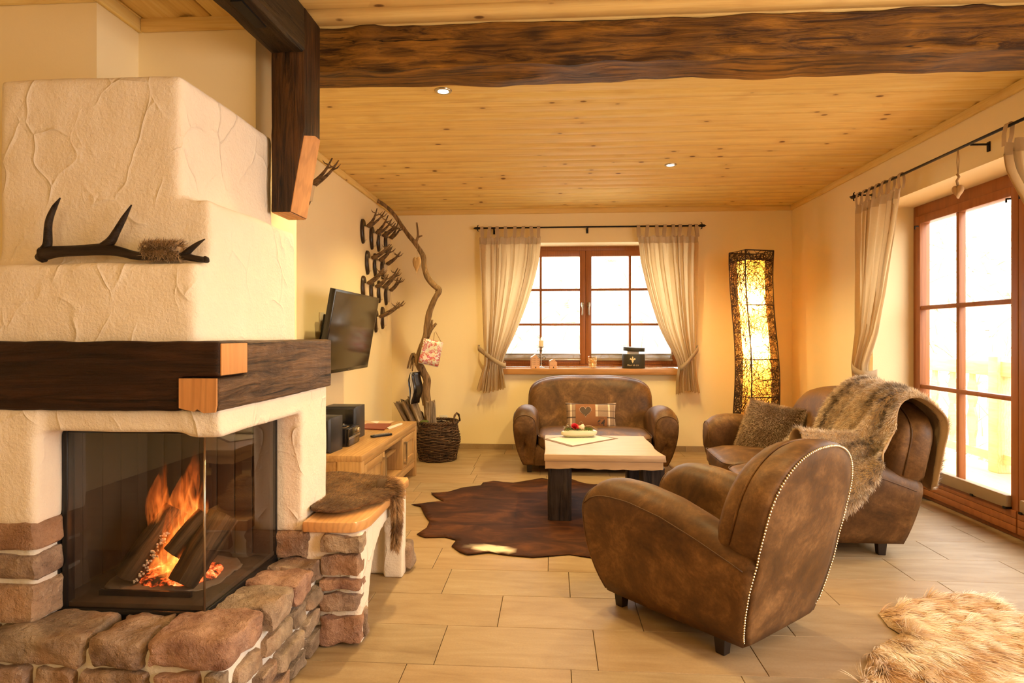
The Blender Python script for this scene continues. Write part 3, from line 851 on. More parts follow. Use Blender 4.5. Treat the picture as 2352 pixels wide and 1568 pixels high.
gs.add(vs, [(i * (N + 1) + j, (i + 1) * (N + 1) + j, (i + 1) * (N + 1) + j + 1, i * (N + 1) + j + 1) for i in range(N) for j in range(N)])
so = gs.build('hillside', M['slope'], smooth=True); so['kind'] = 'structure'
rs = np.random.RandomState(3); pts = []
for k in range(2600):
    x = 5 + rs.rand() * 7; y = 1 + rs.rand() * 18
    if rs.rand() < .25: x = -3 + rs.rand() * 10; y = 10 + rs.rand() * 6
    pts.append((x, y, hgt(x, y)))
pts = np.array(pts); cc = np.tile(np.array([[.30, .24, .12]]), (len(pts), 1)) * (0.6 + 0.8 * rs.rand(len(pts), 1))
fo = fur('dry_undergrowth', pts, np.tile([[0, 0, 1.0]], (len(pts), 1)), 0.8, None, M['fur'], cc, width=0.012, jitter=1.2, seg=3, droop=.3)
tag(fo, 'bleached dry undergrowth on the bright slope beyond the balcony', 'shrubs', kind='stuff')
# ------------------------------------------------------------------ hewn timbers
def rough_timber(name, p0, p1, w, h, mat, parent=None, n=60, rough=0.010, wave=0.012, seed=0, chamf=0.012):
    """square timber from p0 to p1 (centre line), w across, h upright (or across for posts)"""
    p0, p1 = Vector(p0), Vector(p1); ax = (p1 - p0); L = ax.length; ax.normalize()
    up = Vector((0, 0, 1)) if abs(ax.z) < .9 else Vector((0, 1, 0))
    sd = ax.cross(up).normalized()
    if abs(ax.z) >= .9: sd = Vector((1, 0, 0))
    ring0 = []
    m = 7
    def edge(a, b, k):
        for i in range(k): ring0.append((a[0] + (b[0] - a[0]) * i / k, a[1] + (b[1] - a[1]) * i / k))
    c = chamf; W, H = w / 2, h / 2
    cs = [(-W + c, -H), (W - c, -H), (W, -H + c), (W, H - c), (W - c, H), (-W + c, H), (-W, H - c), (-W, -H + c)]
    for i in range(8): edge(cs[i], cs[(i + 1) % 8], m if i % 2 == 0 else 1)
    rings = []
    for i in range(n + 1):
        t = i / n; c0 = p0 + ax * (L * t)
        r = []
        for a, b in ring0:
            q = c0 + sd * a + up * b
            k = Vector((q.x, q.y, q.z)) * 1.0 + Vector((seed * 5.1, 0, 0))
            lo = mnoise.noise(ax * (L * t * 1.6) + Vector((seed, math.copysign(1, a) * 2, math.copysign(1, b) * 3)))
            hi = mnoise.noise_vector(Vector((q.x * 7, q.y * 7, q.z * 7)))
            q = q + sd * (math.copysign(1, a) * lo * wave * 0.6) + up * (math.copysign(1, b) * lo * wave) + hi * rough
            r.append(q)
        rings.append(r)
    return G().loft(rings).build(name, mat, parent, smooth='auto')
bt = rough_timber('ceiling_beam', (-1.12, 2.705, 2.460), (2.46, 2.705, 2.460), 0.225, 0.185, M['beam'], rough=0.012, wave=0.012, n=90, seed=2)
tag(bt, 'long hewn dark brown timber beam running under the pine ceiling', 'beam')
# cross beam towards the viewer, mortised underside
cb = empty('cross_beam', (-1.07, 2.0, 2.44), label='dark cross beam above the stove with a mortise slot underneath', cat='beam')
o = rough_timber('beam_body', (-1.125, 1.35, 2.455), (-1.078, 2.415, 2.455), 0.150, 0.19, M['beamY'], cb, n=30, rough=0.004, wave=0.004, seed=5); o.location = (1.07, -2.0, -2.44)
for y0, y1 in ((1.75, 1.95), (2.02, 2.20)):
    o = box_obj('mortise', -1.10, -1.06, y0, y1, 2.352, 2.362, M['iron'], cb); o.location = (1.07, -2.0, -2.44)
# hanging post with sawn taper
hp = empty('hanging_post', (-1.07, 2.5, 1.72), label='short dark hanging timber post with a freshly sawn slanting face', cat='post')
x0, x1, y0, y1 = -1.145, -1.005, 2.42, 2.585
zt, zb, zc = 2.546, 1.714, 2.06
g = G()
rings = []
for z, xr in ((zb, -1.066), (1.80, -1.052), (1.9, -1.034), (zc - .03, -1.011), (zc, -1.005), (2.2, -1.005), (2.35, -1.004), (zt, -1.005)):
    j = 0.002 * math.sin(z * 40)
    rings.append([(x0 + j, y0, z), (xr, y0 + j, z), (xr, y1, z), (x0, y1 + j, z)])
o = g.loft(rings).build('post_body', M['beamZ'], hp, bevel=0.004, smooth='auto'); o.location = (1.07, -2.5, -1.72)
g = G()
rr = []
for z, xr, yo in ((zb + .002, -1.0655, 0), (1.80, -1.0515, 0), (1.9, -1.0335, 0), (zc - .035, -1.0115, 0.004), (zc - .005, -1.0055, 0.10)):
    rr.append([(xr, y0 + .003 + yo, z), (xr + .003, y0 + .003 + yo, z), (xr + .003, y1 - .003, z), (xr, y1 - .003, z)])
g.loft(rr)
o = g.build('sawn_face', M['endgrain'], hp); o.location = (1.07, -2.5, -1.72); o['label'] = 'pale freshly sawn slanting face'
o = box_obj('sawn_end', x0 + .003, -1.068, y0 + .003, y1 - .003, zb - .003, zb + .001, M['endgrain'], hp); o.location = (1.07, -2.5, -1.72); o['label'] = 'pale sawn underside'

# recessed spots in the ceiling
def downlight(x, y, label, power=85):
    t = empty('downlight', (x, y, ZC), label=label, cat='ceiling light', group='recessed ceiling spots')
    G().lathe([(0.030, 0.004), (0.030, -0.006), (0.044, -0.006), (0.047, -0.001), (0.047, 0.004)], seg=28, caps=False).build('bezel', M['steel'], t, smooth='auto')
    G().lathe([(0.0, -0.001), (0.030, -0.001), (0.030, 0.002), (0, 0.002)], seg=24, caps=False).build('lens', M['spot_lens'], t)
    spot_light(x, y, power)
l1 = P(1018, 208, Z=ZC); l2 = P(1540, 378, Z=ZC)
downlight(l1[0], l1[1], 'nearer recessed ceiling spot, left of centre just behind the beam')
downlight(l2[0], l2[1], 'farther recessed ceiling spot, above the window side of the room')
# ------------------------------------------------------------------ corner stove
fp = empty('fireplace', (-1.4, 2.1, 0), label='rustic corner fireplace of stone and white trowelled plaster with dark timber mantel', cat='fireplace')
FO = (1.4, -2.1, 0)
def fpart(o): o.parent = fp; o.location = FO; return o
def plastered(g, name, mat, voxel=0.014, smooth=6, disp=0.010):
    o = g.build(name, mat, None, weld=False, smooth=True)
    r = o.modifiers.new('remesh', 'REMESH'); r.mode = 'VOXEL'; r.voxel_size = voxel; r.use_smooth_shade = True
    s = o.modifiers.new('smooth', 'SMOOTH'); s.factor = 0.5; s.iterations = smooth
    t = bpy.data.textures.new(name + '_relief', 'CLOUDS'); t.noise_scale = 0.22; t.noise_depth = 2
    d = o.modifiers.new('relief', 'DISPLACE'); d.texture = t; d.strength = disp; d.texture_coords = 'LOCAL'; d.mid_level = 0.5
    return o
# stepped breast above the mantel
g = G()
g.box(-2.30, -1.065, 1.765, 2.485, 1.10, 1.432)
g.box(-1.40, -1.065, 1.845, 2.485, 1.40, 1.638)
g.box(-1.782, -1.166, 1.850, 2.485, 1.40, 2.040)
o = fpart(plastered(g, 'plaster_breast', M['plaster'], smooth=9, disp=0.012)); o['label'] = 'stepped white plaster breast above the mantel'
# lintel and pillars round the glass
g = G()
g.box(-2.30, -0.985, 1.750, 1.842, 0.918, 1.0)
g.box(-1.087, -0.985, 1.76, 2.61, 0.902, 1.0)
g.box(-2.30, -1.553, 1.735, 1.85, 0.635, 1.0).box(-2.30, -1.64, 1.80, 2.40, 0.635, 1.0)
g.box(-1.22, -0.985, 2.350, 2.615, 0.432, 1.0)
fpart(plastered(g, 'plaster_surround', M['plaster'], 0.013, 5, 0.010))['label'] = 'white plaster lintel and pillars around the glass'
# core of the base in mortar
g = G()
g.box(-2.30, -0.925, 1.680, 2.35, 0.0, 0.305)
g.box(-2.30, -1.562, 1.745, 1.85, 0.2, 0.66).box(-2.30, -1.64, 1.80, 2.35, 0.2, .70)
g.box(-1.24, -0.955, 2.36, 2.60, 0.0, 0.445)
g.box(-2.30, -1.60, 2.2, 2.485, 0.0, 1.2); g.box(-2.3, -1.1, 2.33, 2.485, 0.9, 1.2); g.box(-1.5, -1.1, 2.36, 2.48, 0, 1.0)
fpart(plastered(g, 'mortar_core', M['mortar'], 0.012, 3, 0.014))

# stones
def stone(parent, name, x0, x1, y0, y1, z0, z1, seed, e=11.0, n=8, rough=0.013, loc=(0, 0, 0)):
    hx, hy, hz = (x1 - x0) / 2, (y1 - y0) / 2, (z1 - z0) / 2
    v, f = superbox(hx, hy, hz, e, n, rough, 14.0, seed)
    o = G().add(v, f).build(name, M['stone_red' if seed in (4, 22, 60, 62, 9) else 'stone'], parent, smooth='auto')
    o.location = ((x0 + x1) / 2 + loc[0], (y0 + y1) / 2 + loc[1], (z0 + z1) / 2 + loc[2]); return o
seed = [0]
def fstone(x0, x1, y0, y1, z0, z1, **k):
    seed[0] += 1; return stone(fp, 'stone', x0, x1, y0, y1, z0, z1, seed[0], loc=FO, **k)
# top course, front row (tops show) : left to right
for x0, x1, z1 in ((-1.98, -1.665, .336), (-1.655, -1.345, .345), (-1.325, -1.165, .342), (-1.150, -0.905, .350)):
    fstone(x0, x1, 1.655, 1.865 if x1 > -1.0 else 1.845, z1 - 0.085, z1, e=13, n=10, rough=.014)
# lower front courses
for z0, z1 in ((.165, .248), (.085, .155), (0.0, .075)):
    x = -2.0 + rnd.random() * .1
    while x < -0.92:
        w = 0.12 + rnd.random() * .16; x1 = min(x + w, -0.91)
        if -0.91 - x1 < .07: x1 = -0.91
        fstone(x, x1 - .016, 1.66 - rnd.random() * .01, 1.76, z0, z1); x = x1
# right face: top course whose tops form the ledge
for y0, y1, z0, z1, d in ((1.885, 2.065, .262, .338, .90), (2.08, 2.235, .255, .335, .905), (2.25, 2.37, .262, .330, .91)):
    fstone(-1.085, -d + .01, y0, y1, z0, z1, e=13, n=9, rough=.013)
right = [(1.70, 1.86, .170, .245), (1.875, 2.06, .175, .245), (2.075, 2.19, .165, .24), (2.205, 2.36, .175, .245),
         (1.67, 1.80, .08, .155), (1.815, 1.95, .085, .16), (1.965, 2.16, .08, .15), (2.175, 2.34, .09, .16),
         (1.68, 1.90, 0, .07), (1.915, 2.03, 0, .07), (2.045, 2.20, 0, .065), (2.215, 2.37, 0, .075)]
for y0, y1, z0, z1 in right: fstone(-1.01, -0.900 + rnd.random() * .012, y0 + .006, y1 - .006, z0 + .008, z1 - .004)
# foot of the right pillar
fstone(-1.10, -0.955, 2.335, 2.44, .335, .440, n=9); fstone(-1.06, -0.940, 2.445, 2.61, .30, .440, n=9); fstone(-1.20, -1.10, 2.34, 2.45, .335, .43)
# stones of the left pillar
for z0, z1, dx in ((.345, .455, 0), (.472, .548, .012), (.560, .645, .006)):
    fstone(-1.82 + dx, -1.545 - dx * .5, 1.722 + dx, 1.86, z0, z1, n=9, rough=.009, e=13)
    fstone(-2.1, -1.835 + dx, 1.73, 1.86, z0, z1, n=7)

# mantel: two halved timbers
ZM0, ZM1, ZMH = 0.985, 1.192, 1.088
def lbeam(name, boxes, mat):
    g = G()
    for b in boxes: g.box(*b)
    o = g.build(name, mat, None)
    r = o.modifiers.new('remesh', 'REMESH'); r.mode = 'VOXEL'; r.voxel_size = 0.009; r.use_smooth_shade = True
    s = o.modifiers.new('smooth', 'SMOOTH'); s.factor = 0.5; s.iterations = 2
    t = bpy.data.textures.new(name, 'CLOUDS'); t.noise_scale = 0.12; t.noise_depth = 3
    d = o.modifiers.new('relief', 'DISPLACE'); d.texture = t; d.strength = 0.008; d.texture_coords = 'LOCAL'
    return fpart(o)
lbeam('mantel_front_beam', [(-2.30, -0.972, 1.722, 1.885, ZMH, ZM1), (-2.30, -1.095, 1.722, 1.885, ZM0, ZMH + .01)], M['mantelX'])
lbeam('mantel_side_beam', [(-1.093, -0.972, 1.722, 2.632, ZM0, ZMH - .003), (-1.093, -0.972, 1.888, 2.632, ZMH - .01, ZM1)], M['mantelY'])
o = fpart(box_obj('end_grain', -0.972, -0.9665, 1.728, 1.880, ZMH + .004, ZM1 - .006, M['endgrain'], bevel=.002)); o['label'] = 'pale end grain of the front beam at the corner'
poly = [(-1.090, ZM0 + .012), (-1.045, ZM0 + .002), (-1.035, ZM0 + .010), (-1.015, ZM0 - .002), (-0.980, ZM0), (-0.976, ZM0 + .02), (-0.976, ZMH - .004), (-1.090, ZMH - .004)]
o = fpart(G().loft([[(x, y, z) for x, z in poly] for y in (1.7155, 1.722)]).build('end_grain', M['endgrain'])); o['label'] = 'pale end grain block set low in the front of the mantel'

# steel frame of the firebox and its two panes
XG, YG, ZG0, ZG1 = -1.085, 1.840, 0.318, 0.922
XGL, YGF = -1.575, 2.345
g = G()
g.box(XGL, XG - .02, YG - .006, YG + .03, ZG0, ZG0 + .030)                # bottom front
g.box(XG - .035, XG + .004, YG - .006, YGF, ZG0, ZG0 + .030)              # bottom side
g.box(XGL, XG, YG, YG + .03, ZG1 - .022, ZG1); g.box(XG - .03, XG, YG, YGF, ZG1 - .022, ZG1)
g.box(XGL, XGL + .018, YG - .008, YG + .03, ZG0, ZG1)                     # left upright, double
g.box(XGL + .022, XGL + .040, YG - .004, YG + .03, ZG0 + .02, ZG1 - .01)
g.box(XG - .012, XG + .002, YGF - .014, YGF, ZG0, ZG1)
fpart(g.build('firebox_frame', M['black_metal'], bevel=.003, smooth='auto'))
fpart(box_obj('frame_lip', XGL + .04, XG - .05, YG - .014, YG - .004, ZG0 + .016, ZG0 + .030, M['black_metal'], bevel=.002))
fpart(G().tube([(-1.262, YG - .012, ZG0 + .006), (-1.262, YG - .022, ZG0 + .004)], .006, 10).build('catch_button', M['steel']))
def quad(name, q, mat): return fpart(G().add(q, [(0, 1, 2, 3)]).build(name, mat, fix=False))
quad('glass_pane', [(XGL + .035, YG, ZG0 + .028), (XG, YG, ZG0 + .028), (XG, YG, ZG1 - .02), (XGL + .035, YG, ZG1 - .02)], M['fireglass'])
quad('glass_pane', [(XG, YG, ZG0 + .028), (XG, YGF - .01, ZG0 + .028), (XG, YGF - .01, ZG1 - .02), (XG, YG, ZG1 - .02)], M['fireglass'])
fpart(G().tube([(XG, YG, ZG0 + .03), (XG, YG, ZG1 - .02)], .0035, 10).build('glass_edge', M['steel'], smooth=True))['label'] = 'bright polished glass corner edge'
# handle
hx, hy = -1.583, YG - .045
hd = fpart(G().tube([(hx + .004, hy, .655), (hx + .002, hy, .64), (hx + .001, hy, .58), (hx - .004, hy, .50), (hx - .010, hy, .462)], [.013, .014, .014, .011, .007], 12).build('door_handle', M['black_metal'], smooth=True))
fpart(G().tube([(hx, hy, .635), (hx + .02, YG - .01, .635)], .007, 8).build('handle_arm', M['black_metal'], smooth=True))
# lining: upright fireclay slabs, hearth plate, hood
for k in range(7):
    x = XGL - .02 + k * 0.072
    fpart(box_obj('lining_slab', x + .002, x + .070, 2.30, 2.33, ZG0 + .04, ZG1 + .02, M['soot'], bevel=.003))
for k in range(5):
    y = YG + .04 + k * 0.092
    fpart(box_obj('lining_slab', XGL - .045, XGL - .015, y, y + .09, ZG0 + .04, ZG1 + .02, M['soot'], bevel=.003))
fpart(box_obj('hearth_plate', XGL - .03, XG - .006, YG + .004, 2.335, ZG0 - .03, ZG0 + .045, M['soot'], bevel=.004))
fpart(box_obj('hood', XGL - .03, XG - .004, YG + .004, 2.335, ZG1, ZG1 + .03, M['soot']))
fpart(box_obj('grate_bar', XGL + .10, XG - .08, YG + .055, YG + .066, ZG0 + .045, ZG0 + .062, M['black_metal']))
fpart(box_obj('rear_jamb', XG - .115, XG - .014, YGF - .012, YGF + .004, ZG0, ZG1 + .02, M['soot']))

# logs, ash, embers, flames
def log(p0, p1, r, seedv, label, mat='log', flat=0.75):
    c = (Vector(p0) + Vector(p1)) / 2; ax = Vector(p1) - Vector(p0); L = ax.length
    rings = []
    for i in range(15):
        t = i / 14; rr = []
        for k in range(16):
            a = 2 * PI * k / 16
            w = 1 + 0.16 * mnoise.noise(Vector((math.cos(a) * 1.7 + seedv, math.sin(a) * 1.7, t * 2))) + 0.08 * mnoise.noise(Vector((math.cos(a) * 5, math.sin(a) * 5 + seedv, t * 9)))
            flatk = flat if math.sin(a) > .3 else 1
            rr.append((math.cos(a) * r * w, math.sin(a) * r * w * flatk, (t - .5) * L + 0.006 * mnoise.noise(Vector((a, seedv, 1)))))
        rings.append(rr)
    o = G().loft(rings).build('fire_log', M[mat], smooth='auto')
    o.location = c; o.rotation_euler = ax.to_track_quat('Z', 'Y').to_euler()
    return tag(o, label, 'firewood', 'burning logs')
log((-1.436, 1.965, .395), (-1.335, 2.08, .600), .048, 1, 'left leaning charred log with white ash flecks on its edge')
log((-1.292, 1.985, .475), (-1.215, 2.06, .590), .034, 2, 'short charred log wedged in the middle of the fire')
log((-1.235, 1.955, .385), (-1.155, 2.07, .585), .055, 3, 'right brown log leaning towards the side glass')
log((-1.50, 2.20, .40), (-1.36, 2.24, .56), .045, 4, 'dim log leaning against the rear of the firebox')
v, f = superbox(.135, .10, .022, 2.5, 14, .012, 30.0, 5)
o = G().add(v, f).build('embers', M['ember'], smooth=True); o.location = (-1.295, 2.05, .378)
tag(o, 'bed of glowing red embers under the logs', 'embers', kind='stuff')
v, f = superbox(.20, .17, .010, 3, 14, .008, 26.0, 8)
o = G().add(v, f).build('ash', M['ash_bed'], smooth=True); o.location = (-1.33, 2.08, .367)
tag(o, 'pale ash spread over the hearth plate', 'ash', kind='stuff')
rs = np.random.RandomState(8); ga = G()
for k in range(60):
    t = rs.rand(); c = (-1.386 + t * .07 + rs.normal(0, .007), 1.945 + t * .06, .385 + t * .15)
    v, f = superbox(*(np.array([.0038, .003, .0036]) * (.4 + rs.rand())), 3, 2, .001, 300, k); ga.add(v + np.array(c), f)
o = ga.build('ash_flakes', M['ash'], smooth=True); tag(o, 'white ash flakes along the edge of the left log', 'ash', kind='stuff')
def flame(c, h, r, lean, sd):
    rings = []
    for i in range(14):
        t = i / 13; rad = r * (math.sin(PI * min(1, (t + .12) / 1.12) ** .8) ** .8) * (1 - t) ** .35 + .001
        cx = lean * t * t + .012 * math.sin(t * 7 + sd) * t; cy = .010 * math.cos(t * 6 + sd) * t
        rings.append([(cx + rad * (1 + .25 * math.sin(3 * a + sd + 4 * t)) * math.cos(a), cy + rad * .7 * math.sin(a), t * h) for a in np.linspace(0, 2 * PI, 15)[:-1]])
    g = G().loft(rings); return g, c
fl = empty('flames', (-1.305, 2.05, .42), label='orange flames licking up between the logs', cat='fire'); fl['kind'] = 'stuff'
for (dx, dy, dz, h, r, ln, sd) in ((-.055, 0, .06, .30, .055, -.01, 1), (.02, .01, .06, .34, .062, .03, 2), (.065, .0, .05, .26, .045, .02, 3), (-.01, -.04, -.05, .26, .07, .02, 4), (.02, -.055, -.06, .17, .06, .05, 5)):
    g, c = flame(None, h, r, ln, sd); o = g.build('flame_tongue', M['flame'], fl, smooth=True); o.location = (dx, dy, dz)
l = bpy.data.lights.new('firelight', 'POINT'); l.energy = 2.2; l.color = (1.0, 0.30, 0.06); l.shadow_soft_size = .05
o = bpy.data.objects.new('firelight', l); o.location = (-1.27, 2.02, .52); COL.objects.link(o)

# ------------------------------------------------------------------ bench beside the stove
bn = empty('stove_bench', (-0.9, 2.7, 0), label='low white plastered bench with a rough stone end and an arched opening', cat='bench')
BO = (0.9, -2.7, 0)
def bpar(o): o.parent = bn; o.location = BO; return o
arch = [(2.345, 0.0), (2.435, 0.0), (2.445, .12), (2.475, .22), (2.53, .30), (2.62, .355), (2.74, .375), (2.86, .362), (2.94, .33), (2.985, .27), (3.0, .18), (3.0, 0.0), (3.085, 0.0), (3.085, .438), (2.345, .438)]
g = G().loft([[(x, y, z) for y, z in arch] for x in (-0.845, -0.747)])
g.box(-0.98, -0.84, 2.345, 2.40, 0, .438).box(-1.24, -0.76, 2.62, 3.085, .40, .438).box(-1.24, -.80, 3.04, 3.10, 0, .438)
bpar(plastered(g, 'plaster_base', M['plaster'], 0.011, 3, 0.006))
# seat board with clipped corner
poly = [(-0.975, 2.322), (-0.795, 2.322), (-0.762, 2.332), (-0.735, 2.375), (-0.728, 2.42), (-0.728, 3.060), (-0.740, 3.095), (-1.242, 3.095), (-1.242, 2.62), (-0.975, 2.62)]
bpar(G().prism(poly, .440, .482).build('seat_board', M['benchY'], bevel=.007, smooth='auto'))
zs = [(.010, .118), (.138, .205), (.222, .262), (.280, .355), (.368, .428)]
for i, (z0, z1) in enumerate(zs):
    o = stone(bn, 'stone', -0.902 + .004 * (i % 2), -0.752 + (.0 if i % 2 else .008), 2.315 - .004 * (i % 3), 2.40, z0, z1, 60 + i, n=9, rough=.012, e=12, loc=BO)
stone(bn, 'stone', -.80, -.738, 2.37, 2.425, .01, .12, 77, n=7, loc=BO)
stone(bn, 'stone', -.775, -.715, 3.06, 3.17, .01, .15, 78, n=7, loc=BO, e=4)
stone(bn, 'stone', -.93, -.85, 3.10, 3.20, .02, .14, 79, n=7, loc=BO, e=4)
stone(bn, 'stone', -1.06, -.94, 3.10, 3.20, .0, .16, 80, n=7, loc=BO, e=4)

# ------------------------------------------------------------------ stag antler on the plaster ledge
YA = 1.80
an = empty('stag_antler', (-1.45, YA, 1.43), label='dark shed stag antler with a fur tuft lying on the plaster ledge', cat='antler')
AO = (1.45, -YA, -1.43)
def ap(x, y): # crop pixel of the antler -> world
    p = P(60 + x / 5.345, 430 + y / 5.345, Y=YA); return p
def apart(o): o.parent = an; o.location = AO; return o
def antube(pts, rads, name):
    q = [ap(*p) for p in pts]; c = cr(q, 26); r = np.interp(np.linspace(0, 1, 26), np.linspace(0, 1, len(rads)), rads)
    return apart(G().tube(c, list(r), 12).build(name, M['dark_antler'], smooth=True))
antube([(200, 820), (300, 800), (450, 785), (700, 775), (950, 760), (1150, 790), (1350, 840), (1550, 850), (1800, 840), (1950, 850), (2100, 880), (2200, 890)], [.022, .020, .017, .017, .019, .015, .013, .012, .012, .011, .010, .009], 'main_beam')
antube([(210, 800), (262, 700), (270, 500), (290, 380), (350, 240), (420, 130)], [.016, .013, .011, .010, .0075, .002], 'tine')
antube([(950, 740), (1040, 660), (1100, 560), (1200, 380), (1295, 215)], [.016, .014, .011, .008, .002], 'tine')
antube([(1930, 840), (2020, 760), (2110, 690), (2195, 635)], [.011, .009, .006, .0015], 'tine')
v, f = superbox(.016, .014, .018, 2.2, 6, .005, 60, 3); c = ap(190, 850); apart(G().add(v + np.array(c), f).build('burr', M['dark_antler'], smooth=True))
v, f = superbox(.010, .010, .010, 2.2, 5, .003, 60, 4); c = ap(2210, 885); apart(G().add(v + np.array(c), f).build('tip_knob', M['dark_antler'], smooth=True))
# fur wrap
c0, c1 = np.array(ap(1440, 790)), np.array(ap(1900, 790))
rs = np.random.RandomState(2); n = 4200; t = rs.rand(n); a = rs.rand(n) * 2 * PI
nr = np.stack([np.zeros(n), np.cos(a), np.sin(a)], 1); rad = .013 + .010 * (np.sin(a) > 0)
pp = c0 + (c1 - c0) * t[:, None] + nr * rad[:, None]; pp[:, 2] = np.maximum(pp[:, 2], 1.437)
dark = (np.abs(np.sin(a * 1.0 + .1)) < .3) | (rs.rand(n) < .22)
root = np.where(dark[:, None], [[.07, .035, .015]], [[.55, .36, .18]]); tip = np.where(rs.rand(n)[:, None] < .4, [[.10, .05, .02]], [[.68, .48, .27]])
g = G().tube([c0, (c0 + c1) / 2 + np.array([0, 0, .004]), c1], [.014, .022, .014], 12); apart(g.build('wrap_band', M['fur_base_light'], smooth=True))
apart(fur('fur_tuft', pp, nr, .022, None, M['fur'], (root, tip), comb=(1, 0, .2), comb_k=.35, width=.0007, jitter=.5, seg=3, seed=4))['label'] = 'tuft of sandy and black fur'
# ------------------------------------------------------------------ club seating, one family
def club_seat(name, hw, zt, bw, ncush, label, cat, group=None, arch=2.4, nails=False, seat_z=.345):
    root = empty(name, label=label, cat=cat, group=group)
    L = M['leather']
    yr = lambda z: -.08 - .24 * (z - .07)
    yf = lambda z: interp(z, [.07, .16, .26, .45, .6], [.575, .603, .625, .642, .638])
    ztop = lambda t: interp(t, [0, .12, .3, .5, .7, .84, .92, .97, 1], [.425, .46, .510, .557, .583, .583, .570, .550, .525])
    for sd in (-1, 1):
        rings = []; seamp = []
        NT = 22
        for i in range(NT + 1):
            t = i / NT; z1 = ztop(t); xi = hw - .205 - .01 * math.sin(PI * t); oo = .05 * (1 - t) ** 1.6
            xo = hw - oo; xb = hw - .085 - oo * .45
            ce = ((xi + xo) / 2, z1 - .095); rx = (xo - xi) / 2; pr = []
            for k in range(6): pr.append((xi + .02 * (1 - k / 5) ** 2, .07 + (z1 - .095 - .07) * k / 5))
            for k in range(1, 12):
                a = PI - PI * k / 12; pr.append((ce[0] + rx * math.cos(a), ce[1] + .095 * math.sin(a) ** .9))
            for k in range(9):
                s = 1 - k / 8; pr.append((xb + (xo - xb) * math.sin(PI / 2 * s) ** .85, .07 + (z1 - .095 - .07) * s))
            rings.append([(sd * x, yr(z) * (1 - t) + yf(z) * t, z) for x, z in pr])
        last = rings[-1]; cx = sum(p[0] for p in last) / len(last); cz = .30
        for k, dy in ((.93, .012), (.80, .019), (.45, .026), (.05, .028)):
            rings.append([(cx + (p[0] - cx) * k, p[1] + dy, cz + (p[2] - cz) * (1 - (1 - k) * .9)) for p in last])
        if sd < 0: rings = [r[::-1] for r in rings]
        base = last
        G().loft(rings).build('armrest', L, root, smooth='auto' if False else True)
        # piping round the front panel, seam along the outer side
        G().tube([(p[0] * 1.0 + (cx - p[0]) * .05, p[1] + .010, p[2] + (cz - p[2]) * .035) for p in base], .0042, 6).build('front_piping', L, root, smooth=True)
        rr = rings if sd > 0 else [r[::-1] for r in rings]
        for off in (14, 15):
            pass
        sp = [Vector(rr[i][16]) + Vector((sd * .0012, 0, .0012)) for i in range(1, NT + 1)]
        G().tube(sp, .0022, 5).build('arm_seam', M['seam'], root, smooth=True)
    # back
    def outline(e=0.0, inn=0.0, n=44):
        pts = []
        zc = zt - min(.27, .5 * zt)
        low = [(.07, hw - .108), (.12, hw - .087), (.20, hw - .065), (.30, hw - .052), (.36, hw - .056), (.405, max(bw - .004, hw - .078)), (.45, bw)]
        low = [(z, w) for z, w in low if z < zc - .02] + [(zc, bw - .004)]
        low = [(z, w - (inn if z < .42 else 0)) for z, w in low]
        for z, w in low: pts.append((-w, z))
        cr_ = .60 * (zt - .07) if bw < .4 else .36
        m = 2 * n // 3
        for k in range(1, m):
            a = PI - PI * k / m
            c, s = math.cos(a), math.sin(a)
            x = math.copysign(abs(c) ** (2 / arch), c) * (bw - .004); z = zc + (zt - zc) * abs(s) ** (2 / arch)
            pts.append((x, z))
        for z, w in low[::-1]: pts.append((w, z))
        return [(x * (1 + e / bw), .07 + (z - .07) * (1 + e / (zt - .07))) for x, z in pts]
    rings = []
    for d, e in ((-.008, -.16), (-.006, -.05), (0, -.010), (.004, -.002), (.02, .008), (.06, .013), (.10, .009), (.112, .001), (.118, .001), (.13, .004), (.165, -.006), (.195, -.035), (.21, -.08), (.215, -.16)):
        kz = max(e, -.5 * bw)
        rings.append([(x, yr(z) + d, z) for x, z in outline(kz, .034 if d > .003 else 0)])
    G().loft(rings).build('backrest', L, root, smooth=True)
    o1 = [q for q in outline(.0035) if q[1] > .43]; G().tube([(x, yr(z) + .115, z) for x, z in o1], .0045, 6).build('back_piping', L, root, smooth=True)
    if nails:
        o2 = outline(-.004); pts = [Vector((x, yr(z) - .001, max(z, .088))) for x, z in o2]
        path = []; acc = 0.0; g = G()
        for a, b in zip(pts[:-1], pts[1:]):
            L_ = (b - a).length
            while acc < L_: path.append(a + (b - a) * (acc / L_)); acc += .0118
            acc -= L_
        for p in path:
            prof = [(.0052, 0), (.0046, .0022), (.0028, .0040), (0, .0046)]
            for k in range(1):
                rg = [[(p.x + r * math.cos(a), p.y - h, p.z + r * math.sin(a)) for a in np.linspace(0, 2 * PI, 9)[:-1]] for r, h in prof]
                g.loft(rg)
        o = g.build('nailhead_row', M['brass'], root, smooth=True); o['kind'] = 'stuff'
    # seat body
    box_obj('seat_base', -(hw - .17), hw - .17, -.05, .605, .075, .245, L, root, bevel=.015)
    box_obj('front_rail', -(hw - .19), hw - .19, .60, .618, .072, .235, L, root, bevel=.006)
    # cushions
    inner = hw - .207; cw = 2 * inner / ncush
    for c in range(ncush):
        xc = -inner + cw * (c + .5)
        v, f = superbox(cw / 2 - .003, .315, .062, 6, 12); out = []
        for x, y, z in v:
            X, Y = x + xc, y + .375
            fr = max(0.0, min(1.0, (Y - .655) / .03))
            if c == 0 and x < 0: X -= .075 * fr * (abs(x) / (cw / 2)) ** 2
            if c == ncush - 1 and x > 0: X += .075 * fr * (abs(x) / (cw / 2)) ** 2
            Z = z + (.028 * (1 - (x / (cw / 2)) ** 2) * (1 - (y / .315) ** 2) if z > 0 else 0)
            if Y > .6: Z -= .008
            out.append((X, Y, Z + .288))
